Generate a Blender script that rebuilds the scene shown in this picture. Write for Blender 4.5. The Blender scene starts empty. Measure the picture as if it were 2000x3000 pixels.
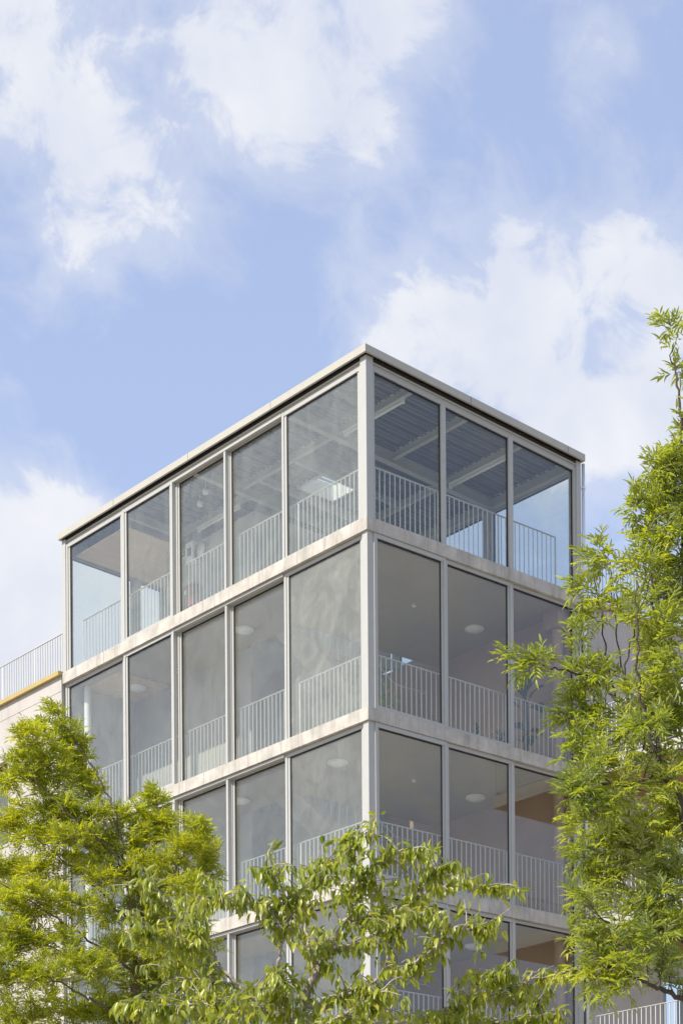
import bpy, math, random
import numpy as np
from mathutils import Vector, Matrix

random.seed(7)
RNG = np.random.default_rng(11)
R = math.radians
scene = bpy.context.scene

# ------------------------------------------------------------------ camera
CAM = np.array([-25.178, -28.972, 1.617])
TH = 0.868162                      # heading
FPX, CYH, ROLL = 5786.15, 4048.32, -0.0070158
FW = np.array([math.cos(TH), math.sin(TH)])
RT = np.array([math.sin(TH), -math.cos(TH)])
cam_d = bpy.data.cameras.new('camera')
cam = bpy.data.objects.new('camera', cam_d)
scene.collection.objects.link(cam)
cam_d.sensor_fit = 'AUTO'
cam_d.sensor_width = 36.0
cam_d.lens = FPX / 3000.0 * 36.0
cam_d.shift_y = (CYH - 1500.0) * math.cos(ROLL) / 3000.0
cam_d.shift_x = (CYH - 1500.0) * math.sin(ROLL) / 3000.0
cam_d.clip_end = 2000.0
mw = Matrix(((RT[0], 0, -FW[0]), (RT[1], 0, -FW[1]), (0, 1, 0))).to_4x4()
cam.matrix_world = Matrix.Translation(Vector(CAM)) @ mw @ Matrix.Rotation(ROLL, 4, 'Z')
scene.camera = cam


def ray(px, py):
    """direction through a pixel of the 2000x3000 photograph, forward component 1"""
    x, y = px - 1000.0, py - 1500.0
    c, s = math.cos(ROLL), math.sin(ROLL)
    u0, v0 = c * x + s * y, -s * x + c * y
    return np.array([FW[0] + RT[0] * u0 / FPX, FW[1] + RT[1] * u0 / FPX, -(v0 - (CYH - 1500.0)) / FPX])


def at_depth(px, py, d):
    return CAM + ray(px, py) * d


# ------------------------------------------------------------------ world, sun, exposure
SUN_EL, SUN_A = R(44), R(2.0)
SUN_DIR = Vector((-math.cos(SUN_EL) * math.cos(SUN_A), math.cos(SUN_EL) * math.sin(SUN_A), math.sin(SUN_EL)))
SKY_STRENGTH = 0.13


def build_world():
    w = bpy.data.worlds.new('World')
    scene.world = w
    w.use_nodes = True
    w.cycles.sampling_method = 'MANUAL'
    w.cycles.sample_map_resolution = 512
    nt = w.node_tree
    nt.nodes.clear()
    N, L = nt.nodes.new, nt.links.new
    out = N('ShaderNodeOutputWorld')
    bg = N('ShaderNodeBackground')
    bg.inputs['Strength'].default_value = SKY_STRENGTH
    L(bg.outputs[0], out.inputs[0])
    sky = N('ShaderNodeTexSky')
    sky.sky_type = 'NISHITA'
    sky.sun_disc = False
    sky.sun_elevation = SUN_EL
    sky.sun_rotation = math.atan2(SUN_DIR.x, SUN_DIR.y)
    sky.altitude = 50
    sky.air_density = 1.0
    sky.dust_density = 1.6
    sky.ozone_density = 1.6
    tint = N('ShaderNodeMix'); tint.data_type = 'RGBA'; tint.blend_type = 'MIX'
    tint.inputs[0].default_value = 0.42
    tint.inputs[7].default_value = (3.6, 4.05, 5.7, 1)
    L(sky.outputs[0], tint.inputs[6])
    tc = N('ShaderNodeTexCoord')

    def math_(op, a, b=None, clamp=False):
        n = N('ShaderNodeMath'); n.operation = op; n.use_clamp = clamp
        for i, v in enumerate((a, b)):
            if v is None:
                continue
            if isinstance(v, (int, float)):
                n.inputs[i].default_value = v
            else:
                L(v, n.inputs[i])
        return n.outputs[0]

    def noise(scale, detail, rough, dist, off, colour=False, warp=None, amount=0.0):
        m = N('ShaderNodeMapping'); m.inputs['Location'].default_value = off
        if warp is None:
            L(tc.outputs['Generated'], m.inputs[0])
        else:
            v = N('ShaderNodeVectorMath'); v.operation = 'MULTIPLY_ADD'
            L(warp, v.inputs[0]); v.inputs[1].default_value = (amount,) * 3
            L(tc.outputs['Generated'], v.inputs[2]); L(v.outputs[0], m.inputs[0])
        n = N('ShaderNodeTexNoise')
        n.inputs['Scale'].default_value = scale
        n.inputs['Detail'].default_value = detail
        n.inputs['Roughness'].default_value = rough
        n.inputs['Distortion'].default_value = dist
        L(m.outputs[0], n.inputs[0])
        return n.outputs['Color' if colour else 0]

    warp = noise(7.0, 3.0, 0.5, 0.0, (1.3, 5.2, 0.6), True)
    big = noise(9.0, 7.0, 0.6, 0.0, (3.1, 0.4, 7.7), False, warp, 0.09)
    fine = noise(34.0, 5.0, 0.62, 0.6, (0.7, 3.3, 2.1), False, warp, 0.05)
    acc = math_('MULTIPLY', big, 5.0)
    acc = math_('ADD', acc, math_('MULTIPLY', fine, 2.1))
    acc = math_('ADD', acc, -3.93)
    # the cloud banks: direction, angular size, how dense
    for px, py, r, wgt in CLOUDS:
        c = Vector(ray(px, py)).normalized()
        e = Vector(ray(px + r, py)).normalized()
        d = N('ShaderNodeVectorMath'); d.operation = 'DOT_PRODUCT'
        L(tc.outputs['Generated'], d.inputs[0])
        d.inputs[1].default_value = c
        mr = N('ShaderNodeMapRange'); mr.interpolation_type = 'SMOOTHSTEP'
        mr.inputs['From Min'].default_value = c.dot(e)
        mr.inputs['From Max'].default_value = 1.0
        mr.inputs['To Max'].default_value = wgt
        L(d.outputs['Value'], mr.inputs['Value'])
        acc = math_('ADD', acc, mr.outputs[0])
    mask = N('ShaderNodeMapRange'); mask.interpolation_type = 'SMOOTHSTEP'
    mask.inputs['From Min'].default_value = 0.08
    mask.inputs['From Max'].default_value = 1.02
    mask.inputs['To Max'].default_value = 0.93
    L(acc, mask.inputs['Value'])
    veil = N('ShaderNodeMapRange'); veil.interpolation_type = 'SMOOTHSTEP'
    veil.inputs['From Min'].default_value = -0.75
    veil.inputs['From Max'].default_value = 0.75
    veil.inputs['To Max'].default_value = 0.42
    L(acc, veil.inputs['Value'])
    cover = math_('MAXIMUM', mask.outputs[0], veil.outputs[0])
    shade = noise(15.0, 4.0, 0.55, 0.2, (9.0, 2.2, 1.0))
    ccol = N('ShaderNodeMix'); ccol.data_type = 'RGBA'
    mr2 = N('ShaderNodeMapRange')
    mr2.inputs['From Min'].default_value = 0.35
    mr2.inputs['From Max'].default_value = 0.65
    L(shade, mr2.inputs['Value'])
    L(mr2.outputs[0], ccol.inputs[0])
    ccol.inputs[6].default_value = (3.75, 3.95, 4.5, 1)
    ccol.inputs[7].default_value = (4.6, 4.65, 4.8, 1)
    mix = N('ShaderNodeMix'); mix.data_type = 'RGBA'
    L(cover, mix.inputs[0])
    L(tint.outputs[2], mix.inputs[6])
    L(ccol.outputs[2], mix.inputs[7])
    L(mix.outputs[2], bg.inputs[0])


CLOUDS = [
    (620, 280, 950, .46), (1600, 1000, 750, .30), (560, 330, 380, .22), (720, 380, 300, .2),
    (70, 90, 420, .80), (430, 280, 520, .34), (820, 160, 480, .34), (330, 600, 330, .62), (110, 420, 380, .22),
    (970, 430, 300, .62), (1250, 430, 260, .42), (1200, 60, 300, .22),
    (1130, 900, 300, .80), (1400, 900, 320, .55), (1700, 930, 420, .70), (1960, 780, 330, .45),
    (1560, 1180, 380, .50), (1940, 1240, 380, .55), (60, 1640, 380, .95), (-60, 1950, 480, .9), (230, 1440, 200, .25), (300, 1760, 360, 1.0), (340, 1880, 300, .5),
    (1715, 180, 190, .75), (1770, 520, 160, .22),
    (620, 930, 500, -.5), (1480, 420, 380, -.35), (200, 1080, 420, -.40), (1420, 180, 280, -.3), (1960, 350, 300, -.35), (1770, 1010, 160, -.35), (1000, 700, 300, -.3), (1260, 620, 260, -.42), (1800, 1430, 330, .55), (1650, 1330, 240, .3),
]
build_world()

sun_d = bpy.data.lights.new('sun', 'SUN')
sun_d.energy = 4.0
sun_d.angle = R(0.53)
sun_d.color = (1.0, 0.94, 0.85)
sun = bpy.data.objects.new('sun', sun_d)
sun.rotation_euler = SUN_DIR.to_track_quat('Z', 'Y').to_euler()
sun.location = (-30, 0, 40)
scene.collection.objects.link(sun)

vs = scene.view_settings
vs.view_transform = 'Standard'
vs.look = 'None'
vs.exposure = 0.62
vs.gamma = 1.0
vs.use_curve_mapping = False
scene.render.engine = 'CYCLES'
scene.cycles.use_denoising = True
scene.cycles.max_bounces = 10
scene.cycles.transparent_max_bounces = 24
scene.cycles.sample_clamp_indirect = 8.0

COL = scene.collection


# ------------------------------------------------------------------ materials
def mat_new(name):
    m = bpy.data.materials.new(name)
    m.use_nodes = True
    nt = m.node_tree
    return m, nt, nt.nodes['Principled BSDF']


def surface(name, col, rough=0.6, metal=0.0, var=0.08, scale=3.0, bump=0.0, bump_scale=40.0, spec=0.4,
            stretch=(1, 1, 1), var2=None, streak=0.0):
    """one painted / cast surface: base colour with uneven tone, fine relief"""
    m, nt, b = mat_new(name)
    N, L = nt.nodes.new, nt.links.new
    geo = N('ShaderNodeNewGeometry')
    mp = N('ShaderNodeMapping'); mp.inputs['Scale'].default_value = stretch
    L(geo.outputs['Position'], mp.inputs[0])
    n = N('ShaderNodeTexNoise'); n.inputs['Scale'].default_value = scale
    n.inputs['Detail'].default_value = 7; n.inputs['Roughness'].default_value = 0.62
    L(mp.outputs[0], n.inputs[0])
    mr = N('ShaderNodeMapRange'); mr.inputs['From Min'].default_value = 0.3; mr.inputs['From Max'].default_value = 0.7
    L(n.outputs[0], mr.inputs['Value'])
    mx = N('ShaderNodeMix'); mx.data_type = 'RGBA'
    c0 = tuple(c * (1 - var) for c in col); c1 = var2 or tuple(min(1, c * (1 + var)) for c in col)
    mx.inputs[6].default_value = (*c0, 1); mx.inputs[7].default_value = (*c1, 1)
    L(mr.outputs[0], mx.inputs[0])
    cout = mx.outputs[2]
    if streak:
        mp2 = N('ShaderNodeMapping'); mp2.inputs['Scale'].default_value = (9, 9, 0.9)
        L(geo.outputs['Position'], mp2.inputs[0])
        n2 = N('ShaderNodeTexNoise'); n2.inputs['Scale'].default_value = 1.0; n2.inputs['Detail'].default_value = 6
        L(mp2.outputs[0], n2.inputs[0])
        mr2 = N('ShaderNodeMapRange'); mr2.inputs['From Min'].default_value = 0.5; mr2.inputs['From Max'].default_value = 0.78
        mr2.inputs['To Max'].default_value = streak
        L(n2.outputs[0], mr2.inputs['Value'])
        mx2 = N('ShaderNodeMix'); mx2.data_type = 'RGBA'
        mx2.inputs[7].default_value = (col[0] * .45, col[1] * .42, col[2] * .38, 1)
        L(mr2.outputs[0], mx2.inputs[0]); L(cout, mx2.inputs[6])
        # small pits in the casting
        v = N('ShaderNodeTexVoronoi'); v.inputs['Scale'].default_value = 9.0
        L(geo.outputs['Position'], v.inputs[0])
        mr3 = N('ShaderNodeMapRange'); mr3.inputs['From Min'].default_value = 0.0; mr3.inputs['From Max'].default_value = 0.10
        mr3.inputs['To Min'].default_value = 0.55; mr3.inputs['To Max'].default_value = 0.0
        L(v.outputs['Distance'], mr3.inputs['Value'])
        mx3 = N('ShaderNodeMix'); mx3.data_type = 'RGBA'
        mx3.inputs[7].default_value = (col[0] * .35, col[1] * .34, col[2] * .32, 1)
        L(mr3.outputs[0], mx3.inputs[0]); L(mx2.outputs[2], mx3.inputs[6])
        cout = mx3.outputs[2]
    L(cout, b.inputs['Base Color'])
    b.inputs['Roughness'].default_value = rough
    b.inputs['Metallic'].default_value = metal
    b.inputs['Specular IOR Level'].default_value = spec
    if bump:
        n3 = N('ShaderNodeTexNoise'); n3.inputs['Scale'].default_value = bump_scale; n3.inputs['Detail'].default_value = 5
        L(geo.outputs['Position'], n3.inputs[0])
        bp = N('ShaderNodeBump'); bp.inputs['Strength'].default_value = bump; bp.inputs['Distance'].default_value = 0.01
        L(n3.outputs[0], bp.inputs['Height']); L(bp.outputs[0], b.inputs['Normal'])
    return m


def glass_mat():
    m, nt, b = mat_new('window_glass')
    nt.nodes.remove(b)
    N, L = nt.nodes.new, nt.links.new
    out = nt.nodes['Material Output']
    geo = N('ShaderNodeNewGeometry')
    ior = N('ShaderNodeMapRange')
    ior.inputs['To Min'].default_value = 1.52; ior.inputs['To Max'].default_value = 1 / 1.52
    L(geo.outputs['Backfacing'], ior.inputs['Value'])
    fr = N('ShaderNodeFresnel'); L(ior.outputs[0], fr.inputs['IOR'])
    mu = N('ShaderNodeMath'); mu.operation = 'MULTIPLY'; mu.use_clamp = True
    mu.inputs[1].default_value = 1.08
    L(fr.outputs[0], mu.inputs[0])
    tr = N('ShaderNodeBsdfTransparent'); tr.inputs[0].default_value = (0.935, 0.955, 0.945, 1)
    gl = N('ShaderNodeBsdfGlossy'); gl.inputs['Roughness'].default_value = 0.0
    gl.inputs[0].default_value = (0.96, 0.97, 1.0, 1)
    mx = N('ShaderNodeMixShader'); L(mu.outputs[0], mx.inputs[0]); L(tr.outputs[0], mx.inputs[1]); L(gl.outputs[0], mx.inputs[2])
    # wiped, chalky grime on the pane: swirls and runs; also paints reflected haze
    at = N('ShaderNodeAttribute'); at.attribute_type = 'OBJECT'; at.attribute_name = 'dirt_haze'
    n1 = N('ShaderNodeTexNoise'); n1.inputs['Scale'].default_value = 1.6; n1.inputs['Detail'].default_value = 8
    n1.inputs['Roughness'].default_value = 0.72; n1.inputs['Distortion'].default_value = 1.1
    L(geo.outputs['Position'], n1.inputs[0])
    mp = N('ShaderNodeMapping'); mp.inputs['Scale'].default_value = (16, 16, 0.9)
    L(geo.outputs['Position'], mp.inputs[0])
    n2 = N('ShaderNodeTexNoise'); n2.inputs['Scale'].default_value = 1.0; n2.inputs['Detail'].default_value = 6
    n2.inputs['Roughness'].default_value = 0.6; n2.inputs['Distortion'].default_value = 0.4
    L(mp.outputs[0], n2.inputs[0])
    r1 = N('ShaderNodeMapRange'); r1.inputs['From Min'].default_value = 0.40; r1.inputs['From Max'].default_value = 0.80
    L(n1.outputs[0], r1.inputs['Value'])
    r2 = N('ShaderNodeMapRange'); r2.inputs['From Min'].default_value = 0.55; r2.inputs['From Max'].default_value = 0.85
    r2.inputs['To Max'].default_value = 0.8
    L(n2.outputs[0], r2.inputs['Value'])
    ad = N('ShaderNodeMath'); ad.operation = 'ADD'; L(r1.outputs[0], ad.inputs[0]); L(r2.outputs[0], ad.inputs[1])
    ma = N('ShaderNodeMath'); ma.operation = 'MULTIPLY_ADD'; L(ad.outputs[0], ma.inputs[0])
    ma.inputs[1].default_value = 0.60; ma.inputs[2].default_value = 0.45
    mm = N('ShaderNodeMath'); mm.operation = 'MULTIPLY'; mm.use_clamp = True
    L(ma.outputs[0], mm.inputs[0]); L(at.outputs['Fac'], mm.inputs[1])
    df = N('ShaderNodeBsdfDiffuse'); df.inputs[0].default_value = (0.76, 0.78, 0.70, 1)
    tl = N('ShaderNodeBsdfTranslucent'); tl.inputs[0].default_value = (0.76, 0.78, 0.70, 1)
    dm = N('ShaderNodeMixShader'); dm.inputs[0].default_value = 0.4
    L(df.outputs[0], dm.inputs[1]); L(tl.outputs[0], dm.inputs[2])
    m2 = N('ShaderNodeMixShader'); L(mm.outputs[0], m2.inputs[0]); L(mx.outputs[0], m2.inputs[1]); L(dm.outputs[0], m2.inputs[2])
    L(m2.outputs[0], out.inputs[0])
    return m


def leaf_mat(name, dark, mid, light, under, transl=0.38, rough=0.42):
    m, nt, b = mat_new(name)
    N, L = nt.nodes.new, nt.links.new
    out = nt.nodes['Material Output']
    at = N('ShaderNodeAttribute'); at.attribute_name = 'tint'
    cr = N('ShaderNodeValToRGB')
    e = cr.color_ramp.elements
    e[0].position = 0.0; e[0].color = (*dark, 1)
    e[1].position = 1.0; e[1].color = (*light, 1)
    k = e.new(0.5); k.color = (*mid, 1)
    L(at.outputs['Fac'], cr.inputs[0])
    geo = N('ShaderNodeNewGeometry')
    mx = N('ShaderNodeMix'); mx.data_type = 'RGBA'
    mb = N('ShaderNodeMath'); mb.operation = 'MULTIPLY'; mb.inputs[1].default_value = 0.7
    L(geo.outputs['Backfacing'], mb.inputs[0])
    L(mb.outputs[0], mx.inputs[0]); L(cr.outputs[0], mx.inputs[6]); mx.inputs[7].default_value = (*under, 1)
    L(mx.outputs[2], b.inputs['Base Color'])
    b.inputs['Roughness'].default_value = rough
    b.inputs['Specular IOR Level'].default_value = 0.5
    tl = N('ShaderNodeBsdfTranslucent')
    tm = N('ShaderNodeMix'); tm.data_type = 'RGBA'; tm.blend_type = 'MULTIPLY'; tm.inputs[0].default_value = 1.0
    tm.inputs[7].default_value = (1.55, 1.45, 0.5, 1)
    L(cr.outputs[0], tm.inputs[6]); L(tm.outputs[2], tl.inputs[0])
    ms = N('ShaderNodeMixShader'); ms.inputs[0].default_value = transl
    L(b.outputs[0], ms.inputs[1]); L(tl.outputs[0], ms.inputs[2])
    L(ms.outputs[0], out.inputs[0])
    return m


M = {
    'concrete': surface('cast_concrete', (0.445, 0.42, 0.372), 0.85, 0, 0.22, 2.4, 0.45, 60, 0.25, streak=0.55),
    'wall_concrete': surface('wall_concrete', (0.43, 0.405, 0.375), 0.88, 0, 0.10, 0.8, 0.3, 45, 0.2, streak=0.25),
    'inner_concrete': surface('inner_concrete', (0.40, 0.37, 0.32), 0.9, 0, 0.10, 0.9, 0.2, 30, 0.2),
    'ceiling': surface('ceiling_concrete', (0.40, 0.34, 0.235), 0.9, 0, 0.06, 0.7, 0.1, 30, 0.2),
    'plaster': surface('brown_plaster', (0.41, 0.275, 0.195), 0.9, 0, 0.08, 1.2, 0.2, 50, 0.2),
    'frame': surface('frame_paint', (0.395, 0.396, 0.372), 0.45, 0, 0.03, 6, 0, 40, 0.4),
    'cap': surface('roof_edge_metal', (0.41, 0.395, 0.34), 0.5, 0, 0.04, 5, 0, 40, 0.4),
    'rail': surface('rail_paint', (0.56, 0.56, 0.52), 0.5, 0, 0.03, 6, 0, 40, 0.4),
    'gasket': surface('rubber_gasket', (0.02, 0.02, 0.02), 0.7, 0, 0.1, 9),
    'dark': surface('dark_joint_and_gap_shade', (0.03, 0.028, 0.026), 0.8, 0, 0.1, 9),  # real joints, and the shade painted under the roof edge
    'deck': surface('galvanised_deck', (0.15, 0.143, 0.13), 0.5, 0.1, 0.12, 1.5, 0.05, 25, 0.4),
    'beam': surface('beam_paint', (0.41, 0.395, 0.34), 0.55, 0, 0.05, 3),
    'ply': surface('ply_panel', (0.60, 0.45, 0.29), 0.6, 0, 0.10, 2.0, 0, 40, 0.3, stretch=(0.6, 5, 1)),
    'brass': surface('brass_coping', (0.47, 0.35, 0.13), 0.45, 0.2, 0.08, 4),
    'zinc': surface('zinc_pipe', (0.62, 0.64, 0.68), 0.35, 0.25, 0.06, 5),
    'white': surface('white_plastic', (0.78, 0.77, 0.74), 0.45, 0, 0.02, 5),
    'red': surface('red_paint', (0.24, 0.06, 0.055), 0.5, 0, 0.05, 5),
    'green': surface('sign_green', (0.02, 0.22, 0.14), 0.5, 0, 0.05, 5),
    'soffit': surface('soffit_board', (0.33, 0.20, 0.09), 0.7, 0, 0.15, 2.0, 0, 40, 0.3, stretch=(1, 4, 1)),
    'wood': surface('stained_window_wood', (0.16, 0.075, 0.035), 0.6, 0, 0.2, 5, 0, 40, 0.3, stretch=(4, 4, 0.6)),
    'terracotta': surface('pot_clay', (0.32, 0.15, 0.09), 0.8, 0, 0.1, 6),
    'ground': surface('ground_paving', (0.30, 0.27, 0.225), 0.9, 0, 0.15, 0.6, 0.3, 8, 0.2),
    'bark': surface('ash_bark', (0.085, 0.068, 0.05), 0.9, 0, 0.3, 14, 0.6, 60, 0.2),
    'bark_pale': surface('cherry_bark', (0.32, 0.28, 0.25), 0.7, 0, 0.45, 18, 0.5, 60, 0.35, stretch=(1, 1, 4)),
    'bark_old': surface('tan_bark', (0.11, 0.085, 0.055), 0.9, 0, 0.3, 14, 0.6, 60, 0.2),
    'glass': glass_mat(),
    'leaf_ash': leaf_mat('ash_leaf', (0.105, 0.165, 0.012), (0.285, 0.34, 0.026), (0.48, 0.49, 0.065), (0.42, 0.48, 0.22), 0.5),
    'leaf_left': leaf_mat('narrow_leaf', (0.155, 0.205, 0.009), (0.335, 0.39, 0.015), (0.53, 0.53, 0.028), (0.43, 0.46, 0.10), 0.5),
    'leaf_cherry': leaf_mat('cherry_leaf', (0.11, 0.165, 0.015), (0.27, 0.315, 0.025), (0.49, 0.46, 0.06), (0.40, 0.45, 0.16), 0.45, 0.34),
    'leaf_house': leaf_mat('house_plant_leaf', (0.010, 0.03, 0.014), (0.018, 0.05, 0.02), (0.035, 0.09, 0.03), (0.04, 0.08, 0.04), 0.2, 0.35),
    'leaf_bright': leaf_mat('bright_plant_leaf', (0.05, 0.12, 0.015), (0.11, 0.2, 0.02), (0.2, 0.28, 0.03), (0.15, 0.22, 0.06)),
}
try:
    lens = bpy.data.materials.new('lamp_lens'); lens.use_nodes = True
    lens.node_tree.nodes['Principled BSDF'].inputs['Base Color'].default_value = (0.80, 0.79, 0.75, 1)
    lens.node_tree.nodes['Principled BSDF'].inputs['Roughness'].default_value = 0.3
    M['lens'] = lens
except Exception:
    M['lens'] = M['white']


# ------------------------------------------------------------------ mesh helpers
class MB:
    def __init__(s):
        s.v, s.f = [], []

    def hexa(s, p):                 # 8 corners: 4 bottom (ccw), 4 top
        b = len(s.v)
        s.v += [tuple(map(float, q)) for q in p]
        s.f += [tuple(b + i for i in f) for f in ((0, 3, 2, 1), (4, 5, 6, 7), (0, 1, 5, 4), (1, 2, 6, 5), (2, 3, 7, 6), (3, 0, 4, 7))]
        return s

    def box(s, x0, y0, z0, x1, y1, z1):
        x0, x1 = min(x0, x1), max(x0, x1); y0, y1 = min(y0, y1), max(y0, y1); z0, z1 = min(z0, z1), max(z0, z1)
        return s.hexa([(x0, y0, z0), (x1, y0, z0), (x1, y1, z0), (x0, y1, z0), (x0, y0, z1), (x1, y0, z1), (x1, y1, z1), (x0, y1, z1)])

    def tube(s, pts, rad, n=6, cap=True):
        pts = [Vector(p) for p in pts]
        if isinstance(rad, (int, float)):
            rad = [rad] * len(pts)
        b0 = len(s.v)
        up = Vector((0.31, 0.17, 0.93)).normalized()
        for i, p in enumerate(pts):
            t = (pts[min(i + 1, len(pts) - 1)] - pts[max(i - 1, 0)])
            t = t.normalized() if t.length > 1e-9 else Vector((0, 0, 1))
            a = t.cross(up)
            if a.length < 1e-3:
                a = t.cross(Vector((1, 0, 0)))
            a.normalize(); c = t.cross(a)
            for k in range(n):
                w = 2 * math.pi * k / n
                q = p + (a * math.cos(w) + c * math.sin(w)) * rad[i]
                s.v.append((q.x, q.y, q.z))
        for i in range(len(pts) - 1):
            for k in range(n):
                k2 = (k + 1) % n
                s.f.append((b0 + i * n + k, b0 + i * n + k2, b0 + (i + 1) * n + k2, b0 + (i + 1) * n + k))
        if cap:
            s.f.append(tuple(b0 + k for k in range(n))[::-1])
            e = b0 + (len(pts) - 1) * n
            s.f.append(tuple(e + k for k in range(n)))
        return s

    def lathe(s, prof, cx, cy, n=24):
        b0 = len(s.v)
        for r, z in prof:
            for k in range(n):
                w = 2 * math.pi * k / n
                s.v.append((cx + r * math.cos(w), cy + r * math.sin(w), z))
        for i in range(len(prof) - 1):
            for k in range(n):
                k2 = (k + 1) % n
                s.f.append((b0 + i * n + k, b0 + i * n + k2, b0 + (i + 1) * n + k2, b0 + (i + 1) * n + k))
        return s

    def build(s, name, mat, parent=None, smooth=False):
        me = bpy.data.meshes.new(name)
        me.from_pydata(s.v, [], s.f)
        if smooth:
            me.polygons.foreach_set('use_smooth', [True] * len(me.polygons))
        me.update()
        me.materials.append(M[mat] if isinstance(mat, str) else mat)
        return link(name, me, parent)


def link(name, data, parent=None):
    o = bpy.data.objects.new(name, data)
    COL.objects.link(o)
    if parent is not None:
        o.parent = parent
        o.matrix_parent_inverse = Matrix.Translation(-parent_world(parent))
    return o


def parent_world(p):
    t = Vector(p.location)
    q = p.parent
    # children hold world-space geometry; only roots are displaced
    while q is not None:
        t = t + Vector(q.location) if q.type == 'EMPTY' else t
        q = q.parent
    return t if p.type == 'EMPTY' else Vector((0, 0, 0)) if p.parent is None else Vector((0, 0, 0))


def tag(o, label, cat, group=None, kind=None):
    if label: o['label'] = label
    if cat: o['category'] = cat
    if group: o['group'] = group
    if kind: o['kind'] = kind
    return o


def thing(name, label, cat, loc=(0, 0, 0), group=None):
    o = bpy.data.objects.new(name, None)
    o.empty_display_size = 0.3
    COL.objects.link(o)
    o.location = loc
    return tag(o, label, cat, group)


# ------------------------------------------------------------------ ground
mb = MB(); mb.v = [(-600, -600, 0), (600, -600, 0), (600, 600, 0), (-600, 600, 0)]; mb.f = [(0, 1, 2, 3)]
tag(mb.build('ground', 'ground'), None, None, kind='structure')

# ------------------------------------------------------------------ the glazed corner building
ZS = [18.45, 14.75, 11.47, 8.19, 4.91]           # tops of the slabs, downward
TS = 0.255                                        # slab thickness
WX, LY = 6.10, 11.05
tower = thing('corner_building', 'glazed corner building with concrete floor slabs and grey framed windows', 'building', (0, 0, 0))


def fac(F, u, d, z):
    """facade coordinates: along, inward depth, height"""
    return {'L': (d, u, z), 'R': (u, d, z), 'E': (WX - d, u, z), 'N': (u, LY - d, z),
            'W': (u, 0.12 + d, z), 'B': (d, u, z)}[F]


def fbox(mb, F, u0, u1, d0, d1, z0, z1, z0b=None, z1b=None):
    z0b = z0 if z0b is None else z0b
    z1b = z1 if z1b is None else z1b
    c = [(u0, d0, z0), (u1, d0, z0b), (u1, d1, z0b), (u0, d1, z0), (u0, d0, z1), (u1, d0, z1b), (u1, d1, z1b), (u0, d1, z1)]
    p = [fac(F, *q) for q in c]
    if F in ('L', 'B', 'N'):       # mirrored frames
        p = [p[i] for i in (0, 3, 2, 1, 4, 7, 6, 5)]
    mb.hexa(p)


def window(F, u0, u1, z0, z1, d0, z1b=None, st=0.12, head=0.07, foot=0.07, depth=0.09, dirt_haze=0.10, weeps=0,
           parent=None, step=True, name='window'):
    parent = parent or tower
    z1b = z1 if z1b is None else z1b
    sl = (z1b - z1) / (u1 - u0)
    zt = lambda u: z1 + sl * (u - u0)
    m = MB()
    a = st * 0.52 if step else st
    for (ua, ub, dd) in ((u0, u0 + a, d0), (u1 - a, u1, d0)):
        fbox(m, F, ua, ub, dd, dd + depth, z0, zt(ua), z0, zt(ub))
    if step:                                        # inner profile, set back
        for (ua, ub) in ((u0 + a, u0 + st), (u1 - st, u1 - a)):
            fbox(m, F, ua, ub, d0 + .022, d0 + depth - .004, z0 + .01, zt(ua) - .01, z0 + .01, zt(ub) - .01)
    g0, g1 = u0 + st, u1 - st
    fbox(m, F, u0 + a, u1 - a, d0 + .006, d0 + depth - .006, zt(u0 + a) - head, zt(u0 + a), zt(u1 - a) - head, zt(u1 - a))
    fbox(m, F, u0 + a, u1 - a, d0 + .006, d0 + depth - .006, z0, z0 + foot)
    w = m.build(name, 'frame', parent)
    dg = d0 + depth * 0.55
    g = MB(); t = 0.016
    zl, zr = zt(g0) - head, zt(g1) - head
    fbox(g, F, g0, g1, dg - .012, dg + .02, zl - t * 1.6, zl + .002, zr - t * 1.6, zr + .002)  # gasket head; its black also paints the shadow gap above the glass
    fbox(g, F, g0 - .002, g0 + t, dg - .010, dg + .018, z0 + foot, zl - t * 1.6, z0 + foot, zl - t * 1.6)
    fbox(g, F, g1 - t, g1 + .002, dg - .010, dg + .018, z0 + foot, zr - t * 1.6, z0 + foot, zr - t * 1.6)
    g.build('gasket', 'gasket', w)
    p = MB()
    fbox(p, F, g0 + .001, g1 - .001, dg, dg + .014, z0 + foot - .003, zl - .004, z0 + foot - .003, zr - .004)
    go = p.build('glass_pane', 'glass', w)
    go['dirt_haze'] = dirt_haze
    if weeps:
        for k in range(weeps):
            uu = u0 + st * .6 + (u1 - u0 - st * 1.2) * (k + .12) / (weeps - .76 if weeps > 1 else 1)
            uu = min(uu, u1 - st)
            h = MB(); fbox(h, F, uu, uu + .045, d0 + .003, d0 + .012, z0 + .008, z0 + .028)
            h.build('drain_slot', 'gasket', w)
    return w


# slabs, each with its stairwell opening and cast edge
for i, zt in enumerate(ZS):
    m = MB()
    zb = zt - TS
    if i < 4:
        m.box(0, 0, zb, WX - .02, 4.63, zt)
        m.box(0, 4.63, zb, 1.97, 6.27, zt)
        m.box(0, 6.27, zb, WX - .02, LY - .03, zt)
    else:
        m.box(0, 0, zb, WX - .02, LY - .03, zt)
    s = m.build('floor_slab', 'concrete', tower)
    # thin joints between the pours on the visible edge
    if i < 4:
        for yj in (2.15, 5.4, 9.25):
            MB().box(-.0015, yj, zb + .004, .004, yj + .006, zt - .004).build('joint', 'dark', s)
    # ceiling skim under the slab (drawn back from the edge)
    if i < 4:
        c = MB()
        for (x0, y0, x1, y1) in ((.3, .3, 5.98, 4.6), (.3, 4.6, 1.97, 6.3), (.3, 6.3, 1.97, 10.9)):
            c.box(x0, y0, zb - .022, x1, y1, zb - .004)
        c.build('ceiling', 'ceiling', s)

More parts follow.
